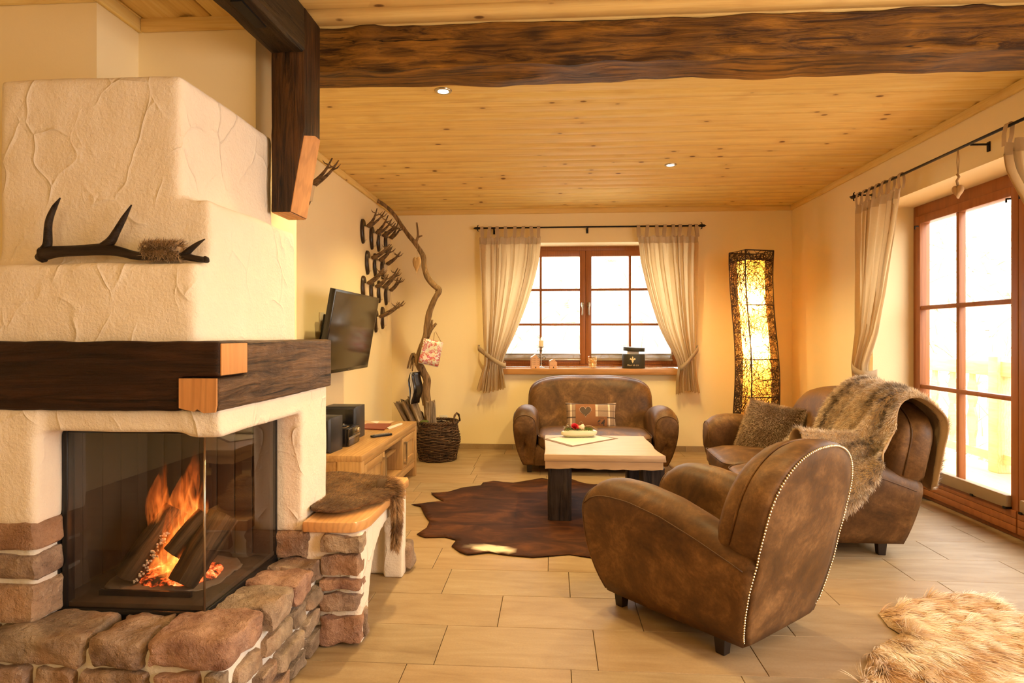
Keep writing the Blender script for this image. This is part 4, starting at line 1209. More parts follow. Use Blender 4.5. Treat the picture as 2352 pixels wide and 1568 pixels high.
        cu = G().add(out, f).build('seat_cushion', L, root, smooth=True)
        loop = []
        for k in range(60):
            a = 2 * PI * k / 60; cx, sx = math.cos(a), math.sin(a)
            x = math.copysign(abs(cx) ** .28, cx) * (cw / 2 - .006); y = math.copysign(abs(sx) ** .28, sx) * .312
            X, Y = x + xc, y + .375; fr = max(0.0, min(1.0, (Y - .655) / .03))
            if c == 0 and x < 0: X -= .075 * fr * (abs(x) / (cw / 2)) ** 2
            if c == ncush - 1 and x > 0: X += .075 * fr * (abs(x) / (cw / 2)) ** 2
            loop.append((X, Y, .288 + .044 - (.008 if Y > .6 else 0)))
        G().tube(loop, .004, 6, closed=True).build('piping', L, cu, smooth=True)
    for x in (-1, 1):
        for y in (0.0, .515):
            xo = x * (hw - .115)
            g = G(); g.loft([[(xo - x * .050, y, .078), (xo, y, .078), (xo, y + .05, .078), (xo - x * .050, y + .05, .078)], [(xo - x * .044, y + .006, 0), (xo - x * .006, y + .006, 0), (xo - x * .006, y + .044, 0), (xo - x * .044, y + .044, 0)]])
            g.build('foot', M['foot'], root, bevel=.002)
    return root
ac = club_seat('armchair', .368, .805, .312, 1, 'aged brown leather club armchair seen from behind with brass nail trim', 'armchair', nails=True, arch=2.35)
ac.location = (.838, 2.503, 0); ac.rotation_euler = (0, 0, math.radians(40.9))
lv = club_seat('loveseat', .712, .800, .600, 1, 'brown leather two-seat sofa under the window with a plaid cushion', 'sofa', arch=3.6)
lv.location = (.372, 5.945, 0); lv.rotation_euler = (0, 0, PI)
so3 = club_seat('sofa', .870, .840, .800, 2, 'brown leather sofa by the balcony door with a fur throw over its back', 'sofa', arch=3.0)
so3.location = (1.865, 4.230, 0); so3.rotation_euler = (0, 0, math.radians(88))

# ------------------------------------------------------------------ coffee table
tb = empty('coffee_table', (.35, 4.3, .005), label='square coffee table with thick pale oak top on charred block legs', cat='coffee table')
TO = (-.35, -4.3, -.005)
def tpart(o): o.parent = tb; o.location = TO; return o
xa, xb_ = P(1250, 1043, Y=3.93)[0], P(1529, 1043, Y=3.93)[0]
g = G()
# live right-hand edge
N = 26; ys_ = np.linspace(3.93, 4.70, N)
ring = lambda y, t: [(xa, y), (xb_ - (.012 + .030 * t * (1.2 - t)) * 1.0 - .01 * math.sin(7 * t), y)]
def slab(z0, z1, ins):
    rings = []
    for y in ys_:
        t = (y - 3.93) / .77; xr_ = xb_ - ins - (.0 if t < .02 else .030 * min(1, t * 3) * (1 - .25 * t) + .006 * math.sin(9 * t))
        xl_ = xa + ins + .004 * math.sin(6 * t)
        rings.append([(xl_, y, z0), (xr_ + .006, y, z0), (xr_, y, z1), (xl_, y, z1)])
    return G().loft(rings)
tpart(slab(.402, .444, 0).build('tabletop', M['tableX'], bevel=.003, smooth='auto'))
g = G(); nn = 40; zb_ = .350
fr = [(xa + .006 + (xb_ - xa - .02) * k / nn, zb_ + .007 * max(0, math.sin((k / nn) * PI * 2.2)) * (1 if .2 < k / nn < .75 else .3) + .002 * math.sin(k)) for k in range(nn + 1)]
poly = fr + [(xb_ - .014, .401), (xa + .006, .401)]
tpart(G().loft([[(x, y, z) for x, z in poly] for y in (3.936, 4.69)]).build('lower_slab', M['tableX'], smooth='auto'))
def tleg(x0, x1, y0, y1):
    o = rough_timber('leg', ((x0 + x1) / 2, (y0 + y1) / 2, .006), ((x0 + x1) / 2, (y0 + y1) / 2, .352), x1 - x0, y1 - y0, M['char'], None, n=22, rough=.006, wave=.003, seed=x0 * 10)
    tpart(o)
xl0 = P(1258, 1190, Y=3.97)[0]; xl1 = P(1312, 1190, Y=3.97)[0]
tleg(xl0, xl1, 3.965, 4.11); tleg(.575, .725, 3.975, 4.11); tleg(-.02, .125, 4.50, 4.64); tleg(.55, .70, 4.50, 4.64)

# placemat and flower dish
zt_ = .4445
q = [P(x, y, Z=zt_) for x, y in ((1247, 1008), (1313, 1026), (1420, 1007), (1345, 995))]
c = np.mean(q, 0)
G().prism([(p[0], p[1]) for p in q], zt_, zt_ + .002).build('placemat', M['taupe_cloth'])
pmat = bpy.data.objects['placemat']; tag(pmat, 'cream diamond placemat with a brown ribbon border on the coffee table', 'placemat')
inn = [(c[0] + (p[0] - c[0]) * .87, c[1] + (p[1] - c[1]) * .87) for p in q]
G().prism(inn, zt_ + .002, zt_ + .003).build('linen_panel', M['cream_cloth'], pmat)
fx, fy = P(1330, 1004, Z=zt_)[0:2]
fa = empty('flower_arrangement', (fx, fy, zt_ + .0035), rz=math.radians(8), label='small arrangement of red rose, shell, moss and twigs in a cream dish', cat='flower arrangement')
fa.scale = (1, 1, 1.22)
v, f = superbox(.135, .050, .020, 3.2, 10, .003, 12, 2); v[:, 0] += v[:, 2] * .3
G().add(v + np.array([0, 0, .026]), f).build('dish', M['dish'], fa, smooth=True)
v, f = superbox(.118, .040, .012, 3, 8); G().add(v + np.array([0, 0, .011]), f).build('dish_foot', M['dishgreen'], fa, smooth=True)
rs = np.random.RandomState(5); n = 3800
px = rs.uniform(-.10, .10, n); py = rs.normal(0, .016, n); py = np.clip(py, -.038, .038)
ppz = .042 + .008 * np.cos(px * 25) * rs.rand(n)
cc = np.where(rs.rand(n)[:, None] < .6, [[.10, .13, .02]], [[.20, .22, .04]]) * (.5 + rs.rand(n)[:, None])
fur('moss', np.stack([px, py, ppz], 1), np.tile([[0, 0, 1.]], (n, 1)), .016, fa, M['fur'], cc, jitter=1.4, width=.001, comb_k=0, seg=3, seed=3)
# rose petals
g = G()
for k in range(22):
    a = k * 2.4; r = .003 + .0011 * k; h = .030 - k * .0007
    pt = []; m1, m2 = 5, 4
    for i in range(m1):
        for j in range(m2):
            u = (i / (m1 - 1) - .5) * 1.6; w = j / (m2 - 1)
            rad = r * (0.5 + .8 * w ** 2); ang = a + u * (1.0 - .2 * w)
            pt.append((rad * math.cos(ang), rad * math.sin(ang), w * h * (1 - .25 * abs(u))))
    g.add(pt, [(i * m2 + j, (i + 1) * m2 + j, (i + 1) * m2 + j + 1, i * m2 + j + 1) for i in range(m1 - 1) for j in range(m2 - 1)])
o = g.build('rose', M['rose'], fa, smooth=True, fix=False); o.location = (-.035, -.008, .055); o.rotation_euler = (.5, .1, 0)
rings = []
for i in range(10):
    t = i / 9; r = .019 * math.sin(PI * (t * .85 + .1)); rings.append([(t * .055 - .01, r * math.cos(a) * .8, r * math.sin(a) * (1 - .3 * t) + .006 * math.sin(t * 3)) for a in np.linspace(0, 2 * PI, 13)[:-1]])
o = G().loft(rings).build('sea_shell', M['shell'], fa, smooth=True); o.location = (.0, -.012, .058); o.rotation_euler = (0, .35, -.2)
G().tube([(.03, .01, .05), (.06, .005, .067), (.09, .0, .066), (.12, -.005, .052), (.140, -.008, .046)], [.005, .004, .0035, .003, .003], 7).build('twig', M['drift'], fa, smooth=True)
G().tube([(-.115, .0, .035), (-.10, .0, .06), (-.088, .004, .082), (-.075, .004, .078)], [.004, .004, .003, .002], 7).build('twig', M['drift'], fa, smooth=True)
G().tube([(.0, .01, .05), (.004, .014, .085), (.02, .016, .092), (.035, .014, .075), (.045, .01, .055)], [.003, .003, .003, .003, .002], 7).build('twig', M['drift'], fa, smooth=True)
gl = G()
for k in range(16):
    a = k * .8; c0 = np.array([-.075 + .03 * math.cos(a), -.01 + .02 * math.sin(a), .055 + .010 * math.sin(k * 2.1)])
    d = np.array([math.cos(a), math.sin(a), .3]); s = np.array([-math.sin(a), math.cos(a), 0])
    gl.add([c0, c0 + d * .010 + s * .006, c0 + d * .022, c0 + d * .010 - s * .006], [(0, 1, 2, 3)])
gl.build('leaves', M['leaf'], fa, fix=False)['kind'] = 'stuff'
v, f = superbox(.016, .012, .014, 2, 6, .003, 50, 2); G().add(v + np.array([.028, .0, .064]), f).build('pebble', M['shell'], fa, smooth=True)

# ------------------------------------------------------------------ cushions
def pillow(w, h, t, n=22, corner=.10):
    vs = []; fs = []
    def pos(i, j, s):
        u = -1 + 2 * i / n; v = -1 + 2 * j / n
        pin = 1 - corner * (1 - abs(u) ** 2) * 0.9 * 0
        x = u * w / 2 * (1 - .055 * (1 - v * v) * 1.0); z = v * h / 2 * (1 - .10 * (1 - u * u))
        th = t / 2 * ((1 - u ** 2) * (1 - v ** 2)) ** .42
        return (x, s * th, z)
    for s in (-1, 1):
        for i in range(n + 1):
            for j in range(n + 1): vs.append(pos(i, j, s))
    k = (n + 1) ** 2
    for i in range(n):
        for j in range(n):
            a = i * (n + 1) + j; q = (a, a + n + 1, a + n + 2, a + 1)
            fs.append(q); fs.append(tuple(k + e for e in q[::-1]))
    return vs, fs
PLW, PLH, PLT = .475, .262, .13
pc = P(1357, 957, Y=5.72)
pl = empty('plaid_cushion', (pc[0], 5.72, .452), rot=(math.radians(-15), 0, 0), label='small plaid cushion with heart patch and 64 on the loveseat', cat='cushion')
vs, fs = pillow(PLW, PLH, PLT); G().add(vs, fs).build('cover', M['plaid'], pl, smooth=True, weld=True)
def surf(x, z):
    u = x / (PLW / 2); v = z / (PLH / 2)
    return -PLT / 2 * (max(0, 1 - u * u) * max(0, 1 - v * v)) ** .42
def patch(name, x0, x1, z0, z1, mat, off, nx=10, nz=8, par=None):
    g = G(); vv = []
    for i in range(nx + 1):
        for j in range(nz + 1):
            x = x0 + (x1 - x0) * i / nx; z = z0 + (z1 - z0) * j / nz; vv.append((x, surf(x, z) - off, z))
    g.add(vv, [(i * (nz + 1) + j, (i + 1) * (nz + 1) + j, (i + 1) * (nz + 1) + j + 1, i * (nz + 1) + j + 1) for i in range(nx) for j in range(nz)])
    return g.build(name, mat, par or pl, smooth=True)
patch('square_patch', -.143, .040, -.118, .112, M['suede'], .0025)
p64 = patch('number_patch', .036, .146, -.120, -.006, M['suede'], .0040)
def heart(r, n=40):
    out = []
    for k in range(n):
        t = 2 * PI * k / n; x = 16 * math.sin(t) ** 3; y = 13 * math.cos(t) - 5 * math.cos(2 * t) - 2 * math.cos(3 * t) - math.cos(4 * t)
        out.append((x / 16 * r, y / 16 * r))
    return out
hc = heart(.050); g = G(); hv = [(-.052, surf(-.052, .045) - .005, .045)] + [(x - .052, surf(x - .052, z + .045) - .005, z + .045) for x, z in hc]
g.add(hv, [(0, k + 1, (k + 1) % 40 + 1) for k in range(40)]).build('felt_heart', M['suede_dark'], pl, smooth=True)
gs_ = G()
hs = heart(.055, 60)
for k in range(0, 60, 2):
    a, b = hs[k], hs[(k + 1) % 60]
    gs_.tube([(a[0] - .052, surf(a[0] - .052, a[1] + .045) - .0055, a[1] + .045), (b[0] - .052, surf(b[0] - .052, b[1] + .045) - .0055, b[1] + .045)], .0012, 5)
gs_.build('stitching', M['stitch'], pl)['kind'] = 'stuff'
def text(name, body, size, mat, parent, loc, rot=(PI / 2, 0, 0), ext=.0004, align='CENTER', shear=0.0, bold=0.0):
    c = bpy.data.curves.new(name, 'FONT'); c.body = body; c.size = size; c.extrude = ext; c.align_x = align; c.align_y = 'CENTER'; c.shear = shear; c.offset = bold
    tmp = bpy.data.objects.new('tmp', c); COL.objects.link(tmp); bpy.context.view_layer.update()
    me = bpy.data.meshes.new_from_object(tmp.evaluated_get(bpy.context.evaluated_depsgraph_get()))
    bpy.data.objects.remove(tmp); me.materials.clear(); me.materials.append(mat); me.name = name
    return link_mesh(name, me, None, parent, loc, rot)
text('number_print', '64', .078, M['dark_paint'], pl, (.090, surf(.09, -.06) - .0068, -.066), rot=(PI / 2 + .25, 0, .25), bold=.0022)
text('word_print', 'HOME', .018, M['dark_paint'], pl, (.090, surf(.09, -.02) - .0058, -.022), rot=(PI / 2 + .1, 0, .2))

# fur cushion on the sofa
fc = P(1752, 962, X=1.62)
fpil = empty('fur_cushion', (1.64, 4.74, .49), rot=(math.radians(-24), math.radians(7), math.radians(-46)), label='square brown fur cushion leaning in the corner of the sofa', cat='cushion')
vs, fs = pillow(.44, .44, .17); fbase = G().add(vs, fs).build('cover', M['fur_base'], fpil, smooth=True, weld=True)
pp, nn_ = scatter(vs, fs, 26000, 4)
ctr = np.array([0, 0, 0]); sgn = np.sign((pp[:, 1] * nn_[:, 1]))[:, None]; nn_ = np.where(sgn < 0, -nn_, nn_)
nz_ = vnoise(pp, 9, 3)
root = np.tile([[.46, .32, .19]], (len(pp), 1)); tip = np.where((nz_ > -.05)[:, None], [[.86, .70, .48]], [[.46, .32, .18]]) * (.7 + .6 * np.random.RandomState(1).rand(len(pp), 1))
fur('fur_pile', pp, nn_, .022, fpil, M['fur'], (root, tip), comb=(.25, 0, -.5), comb_k=.35, width=.0009, jitter=.35, seed=6)
# ------------------------------------------------------------------ curtains on wrought iron rods
def curtain(name, label, plane, rows, nf, tabs_u, rod_w, tie, seedv=0, amp=.022, flare=None, hook_u=None):
    """rows: (w, u_left, u_right) from the head down; plane(u, d, w)->xyz; d grows towards the room"""
    root = empty(name, plane(rows[0][1], 0, rows[0][0]), label=label, cat='curtain', group='linen tab-top curtains')
    org = Vector(root.location); rsd = random.Random(seedv)
    def cp(o): o.parent = root; o.location = -org; return o
    rows = sorted(rows, key=lambda r: -r[0]); ws = [r[0] for r in rows][::-1]; ul = [r[1] for r in rows][::-1]; ur = [r[2] for r in rows][::-1]
    NW, NU = 90, nf * 12
    top, bot = rows[0][0], rows[-1][0]; w0 = abs(rows[0][2] - rows[0][1])
    phs = [rsd.uniform(-.5, .5) for _ in range(nf + 2)]; ams = [rsd.uniform(.6, 1.25) for _ in range(nf + 2)]
    def samp(arr, w):
        return interp(w, ws, arr)
    # smooth the outline
    wl = np.linspace(top, bot, NW + 1)
    L = np.array([samp(ul, w) for w in wl]); R = np.array([samp(ur, w) for w in wl])
    for _ in range(6):
        L[1:-1] = (L[:-2] + 2 * L[1:-1] + L[2:]) / 4; R[1:-1] = (R[:-2] + 2 * R[1:-1] + R[2:]) / 4
    vs = []
    for i, w in enumerate(wl):
        wd = abs(R[i] - L[i]); gather = w0 / max(wd, .02); tw = (i / NW)
        for j in range(NU + 1):
            u = j / NU; ph = (u + .028 * math.sin(u * 11 + seedv) + .018 * math.sin(u * 23 + 2 * seedv)) * nf * 2 * PI; k = min(int(u * nf), nf)
            a = amp * ams[k] * (0.75 + .25 * min(gather, 3))
            s = math.sin(ph + phs[k] * .3 + .8 * math.sin(tw * 3 + k))
            d = a * (s * abs(s) ** .15) + .004 * math.sin(ph * 2.7 + tw * 9)
            if i < 4: d *= .45 + .12 * i
            uu = L[i] + (R[i] - L[i]) * (u + .012 * math.sin(ph * 2) * (1 if i > 3 else .2))
            ww = w + (.010 * math.sin(ph + 1) + .018 * math.sin(u * 5 + seedv)) * max(0, (tw - .9) * 10) + (.012 * math.sin(ph)) * max(0, 1 - i / 6) * .6
            vs.append(plane(uu, .012 + d + .03 * max(0, 1 - abs(w - tie[0]) / .25), ww))
    fs = [(i * (NU + 1) + j, (i + 1) * (NU + 1) + j, (i + 1) * (NU + 1) + j + 1, i * (NU + 1) + j + 1) for i in range(NW) for j in range(NU)]
    hb = 4                                                    # header band rows
    cp(G().add(vs, fs[hb * NU:]).build('drape', M['linen'], smooth=True, fix=False))
    hv = [tuple(Vector(v)) for v in vs]
    o = cp(G().add(hv, fs[:hb * NU]).build('header_band', M['linen_band'], smooth=True, fix=False))
    # tabs looped over the rod
    for u in tabs_u:
        wt = rows[0][0] + .004; hw_ = .017; n = 12; g = G(); strip = []
        cl = []
        for k in range(n + 1):
            a = PI * k / n; cl.append((.016 * math.cos(a), rod_w + .016 * math.sin(a)))
        cl = [(.018, wt - .012)] + [(.022, (wt + rod_w) / 2)] + cl + [(-.016, (wt + rod_w) / 2)] + [(-.006, wt - .012)]
        vv = []; sk = rsd.uniform(-.014, .014)
        for d, w in cl:
            k = (w - wt) / (rod_w - wt) if d > 0 else (w - wt) / (rod_w - wt)
            vv += [plane(u - hw_ + sk * (1 - k), d, w), plane(u + hw_ + sk * (1 - k), d, w)]
        g.add(vv, [(2 * i, 2 * i + 1, 2 * i + 3, 2 * i + 2) for i in range(len(cl) - 1)])
        cp(g.build('tab', M['linen_band'], smooth=True, fix=False))
    # tie band: from the wall hook round the gathered cloth
    tw_, (hu, hw2), (gu0, gw0), (gu1, gw1) = tie
    def band(path, wd):
        vv = []
        for (u, d, w) in path: vv += [plane(u, d, w - wd / 2), plane(u, d, w + wd / 2)]
        o = cp(G().add(vv, [(2 * i, 2 * i + 1, 2 * i + 3, 2 * i + 2) for i in range(len(path) - 1)]).build('tieback', M['linen_band'], smooth=True, fix=False))
        md = o.modifiers.new('thick', 'SOLIDIFY'); md.thickness = .004
        return o
    pth = cr([(hu, -.055, hw2), (hu * .85 + gu0 * .15, .02, hw2 * .88 + gw0 * .12), ((gu0 + gu1) / 2, .085, (gw0 + gw1) / 2), (gu1, .068, gw1), (gu1 + (gu1 - gu0) * .10, .02, gw1 - .002), (gu1, -.04, gw1 + .01)], 22)
    band(pth, .055)
    cp(G().tube([plane(hu, -.085, hw2 + .01), plane(hu, -.05, hw2 + .01), plane(hu, -.045, hw2 + .03)], .006, 8).build('wall_hook', M['iron'], smooth=True))
    return root
# back window -------------------------------------------------
YC = 6.36
bp = lambda u, d, w: (u, YC - d, w)
px = lambda x, y: P(x, y, Y=YC)
def rows_from(l):
    out = []
    for y, xl, xr in l: a, b = px(xl, y), px(xr, y); out.append((a[2], a[0], b[0]))
    return out
rz = px(1350, 521)[2]
def rod(name, label, p0, p1, rod_pts, finials, brackets, mapb):
    root = empty(name, p0, label=label, cat='curtain rod'); org = Vector(p0)
    def cp(o): o.parent = root; o.location = -org; return o
    cp(G().tube([p0, p1], .0085, 12).build('pole', M['iron'], smooth=True))
    ax = (Vector(p1) - Vector(p0)).normalized()
    for end, s in ((Vector(p0), -1), (Vector(p1), 1)):
        if (s == 1 and 'R' not in finials) or (s == -1 and 'L' not in finials): continue
        a = ax * s; up = Vector((0, 0, 1)); sd = a.cross(up)
        g = G(); g.tube([end, end + a * .012, end + a * .014, end + a * .03, end + a * .055, end + a * .072], [.010, .016, .010, .015, .012, .001], 12)
        for q in (up, -up, sd, -sd):
            g.tube([end + a * .012, end + a * .028 + q * .014, end + a * .026 + q * .028, end + a * .012 + q * .034], [.006, .006, .005, .002], 8)
        cp(g.build('finial', M['iron'], smooth=True))
    for b in brackets:
        q = mapb(b); cp(q.build('bracket', M['iron'], bevel=.001))
    return root
p0, p1 = px(1103, 522), px(1606, 520)
p0 = (p0[0], YC, rz); p1 = (p1[0], YC, rz)
rod('curtain_rod', 'black wrought iron curtain rod above the back window', p0, p1, None, 'LR', [px(1133, 521)[0], px(1350, 521)[0], px(1566, 521)[0]],
    lambda x: G().box(x - .006, x + .006, YC, YB - .005, rz - .014, rz - .004).box(x - .011, x + .011, YB - .008, YB, rz - .05, rz + .005))
tie_l = (px(1140, 815)[2], (px(1099, 799)[0], px(1099, 799)[2]), (px(1112, 812)[0], px(1112, 812)[2]), (px(1157, 838)[0], px(1157, 838)[2]))
curtain('curtain', 'left linen curtain of the back window, tied back to the left', bp,
        rows_from([(546, 1101, 1242), (600, 1103, 1237), (650, 1106, 1225), (700, 1108, 1209), (750, 1110, 1190), (790, 1112, 1172), (815, 1114, 1160), (838, 1113, 1154), (860, 1105, 1157), (896, 1095, 1161)]),
        8, [px(x, 530)[0] for x in (1107, 1125, 1142, 1161, 1183, 1202, 1220, 1237)], rz, tie_l, 3)
tie_r = (px(1570, 825)[2], (px(1604, 800)[0], px(1604, 800)[2]), (px(1592, 815)[0], px(1592, 815)[2]), (px(1562, 843)[0], px(1562, 843)[2]))
curtain('curtain', 'right linen curtain of the back window, tied back to the right', bp,
        rows_from([(543, 1465, 1602), (600, 1471, 1601), (650, 1483, 1600), (700, 1497, 1599), (750, 1513, 1599), (790, 1533, 1598), (820, 1550, 1597), (843, 1558, 1597), (865, 1554, 1600), (902, 1553, 1607)]),
        8, [px(x, 530)[0] for x in (1466, 1487, 1508, 1527, 1546, 1562, 1585, 1599)], rz, tie_r, 5)
# balcony door --------------------------------------------------
XC = 2.37
rp = lambda u, d, w: (XC - d, u, w)
qx = lambda x, y: P(x, y, X=XC)
def rows_r(l):
    out = []
    for y, xl, xr in l: a, b = qx(xl, y), qx(xr, y); out.append(((a[2] + b[2]) / 2, a[1], b[1]))
    return out
rzr = 2.300
rod('curtain_rod', 'long black iron curtain rod over the balcony door with a small heart hanging on it', (XC, 4.94, rzr), (XC, 2.2, rzr), None, 'LR', [4.87, 3.62, 2.35],
    lambda y: G().box(XC, XR - .005, y - .006, y + .006, rzr - .014, rzr - .004).box(XR - .008, XR, y - .011, y + .011, rzr - .05, rzr + .005))
tie3 = (.98, (4.93, 1.02), (4.90, 1.0), (4.70, .92))
curtain('curtain', 'linen curtain at the far end of the balcony door behind the sofa', rp,
        [(2.215, 4.90, 4.28), (2.10, 4.90, 4.31), (1.95, 4.90, 4.35), (1.75, 4.89, 4.42), (1.5, 4.88, 4.50), (1.3, 4.87, 4.58), (1.1, 4.86, 4.66), (.98, 4.86, 4.71), (.9, 4.87, 4.70), (.7, 4.90, 4.66)],
        7, [4.88, 4.79, 4.70, 4.61, 4.52, 4.42, 4.31], rzr, tie3, 9)
tie4 = (.98, (2.22, 1.02), (2.25, 1.0), (2.45, .92))
curtain('curtain', 'linen curtain at the near end of the balcony door, cut by the right picture edge', rp,
        [(2.205, 3.36, 2.30), (2.05, 3.33, 2.30), (1.85, 3.20, 2.30), (1.6, 3.02, 2.30), (1.3, 2.78, 2.30), (1.1, 2.6, 2.31), (.98, 2.5, 2.33), (.9, 2.52, 2.32), (.7, 2.58, 2.28)],
        9, [3.33, 3.15, 2.98, 2.82, 2.66, 2.5, 2.36], rzr, tie4, 12, amp=.035)

# hanging wooden hearts
def heart_solid(r, th, elong=1.0):
    prof = heart(r, 36); rings = []
    for k, s in ((-th / 2, .70), (-th * .35, .93), (0, 1.0), (th * .35, .93), (th / 2, .70)):
        rings.append([(x * s, k, z * elong * s) for x, z in prof])
    return G().loft(rings)
hy_ = 3.73
hh = empty('hanging_heart', (XC, hy_, 2.055), rz=PI / 2 + .5, label='small turned wooden heart hanging from the balcony door rod', cat='ornament')
heart_solid(.030, .034, 1.45).build('heart', M['wood_heart'], hh, smooth=True)
o = G().tube([(0, 0, .03), (.006, 0, .06), (-.006, 0, .08), (.005, 0, .10)], .007, 7).build('knot', M['rope'], hh, smooth=True)
G().tube([(0, 0, .09), (.006, 0, .17), (.001, 0, .252)], .0024, 6).build('cord', M['rope'], hh); G().tube([(0, 0, .09), (-.006, 0, .17), (-.001, 0, .252)], .0024, 6).build('cord', M['rope'], hh)

# ------------------------------------------------------------------ things on the window sill
ZS = .8625
def sillp(px_, yy=6.50): p = P(px_, 840, Y=yy); return p[0], yy
# candlestick
x, y = sillp(1243, 6.56)
cs = empty('candlestick', (x, y, ZS), label='wrought iron candlestick with scrolls holding a cream pillar candle', cat='candlestick')
G().lathe([(.042, 0), (.040, .004), (.020, .010), (.007, .022), (.006, .06), (.008, .10), (.0055, .14), (.006, .205), (.012, .214), (.034, .222), (.036, .227), (.030, .227), (0, .224)], seg=20).build('stem', M['pewter'], cs, smooth=True)
for s in (-1, 1):
    for z0, r in ((.185, .022), (.11, .026), (.05, .022)):
        pts = [(0, 0, z0 + .02)]
        for k in range(14):
            a = k * .42; rr = r * (1 - k / 17); pts.append((s * (r + .004 + rr * -math.cos(a) * .9 + .004), 0, z0 - .012 + rr * math.sin(a)))
        G().tube(pts, .0026, 6).build('scroll', M['iron'], cs, smooth=True)
G().lathe([(.0, .228), (.027, .228), (.027, .292), (.022, .295), (0, .290)], seg=20).build('candle', M['wax'], cs, smooth='auto')
G().lathe([(0, .292), (.005, .300), (.006, .310), (.003, .322), (0, .332)], seg=10).build('candle_flame', M['candle_flame'], cs, smooth=True)
# two little houses
def house(px_, w, h, d, label, win_rows, win_cols, chim=False, yy=6.47):
    x, y = sillp(px_, yy); r = empty('house_ornament', (x, y, ZS), rz=.35, label=label, cat='ornament')
    prof = [(-w / 2, 0), (w / 2, 0), (w / 2, h * .68), (.0, h), (-w / 2, h * .80)]
    G().loft([[(a, yy2, z) for a, z in prof] for yy2 in (-d / 2, d / 2)]).build('house_body', M['house'], r)
    G().add([(-w / 2 - .002, -d / 2 - .001, h * .80 + .001), (0, -d / 2 - .001, h + .002), (0, d / 2, h + .002), (-w / 2 - .002, d / 2, h * .80 + .001)], [(0, 1, 2, 3)]).build('roof', M['white_snow'], r)
    box_obj('door_opening', -.006, .006, -d / 2 - .001, -d / 2 + .002, 0, .016, M['dark_paint'], r)
    g = G()
    for i in range(win_rows):
        for j in range(win_cols):
            zz = h * (.28 + .42 * i / max(win_rows - 1, 1)); xx = -w * .34 + w * .68 * j / max(1, win_cols - 1); g.box(xx - .0022, xx + .0022, -d / 2 - .001, -d / 2 + .001, zz, zz + .006)
    g.build('windows', M['dark_paint'], r)['kind'] = 'stuff'
    if chim: box_obj('chimney', .008, .018, -.008, .002, h * .7, h * 1.04, M['house'], r)
house(1229, .090, .145, .04, 'taller little wooden house with rows of windows beside the candlestick', 4, 5)
house(1270, .078, .095, .035, 'smaller little wooden house with a chimney to the right of the candlestick', 2, 4, True, 6.50)
# mosaic votive glass
x, y = sillp(1361, 6.50)
vt = empty('votive_glass', (x, y, ZS), label='amber mosaic glass votive in the middle of the window sill', cat='candle holder')
G().lathe([(0, 0), (.034, .002), (.040, .015), (.041, .06), (.046, .118), (.050, .125), (.047, .126), (.043, .118), (.037, .06), (.034, .012), (0, .010)], seg=26).build('glass_bowl', M['jar'], vt, smooth=True)
g = G(); rs = np.random.RandomState(6); gold = G()
for i in range(6):
    for j in range(12):
        a = 2 * PI * (j + .5 * (i % 2)) / 12; z0 = .016 + i * .0155; r = .0415 + (.006 * i / 6)
        q = [(r * math.cos(a + da), r * math.sin(a + da), z0 + dz) for da, dz in ((-.2, 0), (.2, 0), (.2, .011), (-.2, .011))]
        (g if rs.rand() < .6 else gold).add(q, [(0, 1, 2, 3)])
g.build('mosaic', M['tealight'], vt, fix=False)['kind'] = 'stuff'; gold.build('mosaic', M['wax'], vt, fix=False)['kind'] = 'stuff'
G().lathe([(0, .012), (.019, .012), (.019, .028), (0, .028)], seg=16).build('tealight', M['wax'], vt)
G().lathe([(0, .028), (.003, .034), (.003, .040), (0, .050)], seg=8).build('candle_flame', M['candle_flame'], vt)
# round box with tipped lid
x, y = sillp(1455, 6.52)
hb = empty('hat_box', (x, y, ZS), label='dark oval card box with gold fleur-de-lis and an ajar lid', cat='box')
def oval(r, rz2, h0, h1, n=36): return [[(r * math.cos(a), rz2 * math.sin(a), z) for a in np.linspace(0, 2 * PI, n + 1)[:-1]] for z in (h0, h1)]
G().loft(oval(.120, .075, 0, .150)).build('box_body', M['hatbox'], hb, smooth='auto', bevel=.002)
ld = G().loft(oval(.114, .080, 0, .040)).build('lid', M['hatbox'], hb, smooth='auto', bevel=.002); ld.location = (.004, 0, .182); ld.rotation_euler = (.05, .05, 0)
box_obj('packet', -.07, .05, -.05, -.035, .148, .184, M['paper'], hb, bevel=.001)
fl_ = [(0, .030), (.006, .018), (.004, .006), (.010, .010), (.018, .016), (.024, .008), (.022, -.002), (.017, .001), (.013, -.004), (.006, -.004), (.008, -.016), (.003, -.022), (0, -.030)]
poly = fl_ + [(-a, b) for a, b in fl_[-2:0:-1]]
o = G().loft([[(a * 1.25, yy2, z * 1.25) for a, z in poly] for yy2 in (0, .001)]).build('fleur_de_lis', M['gold'], hb); o.location = (-.018, -.0765, .092); o.rotation_euler = (0, 0, -.02)
text('script_print', 'Fleur de Lis', .026, M['gold'], hb, (-.018, -.0775, .036), shear=.35)

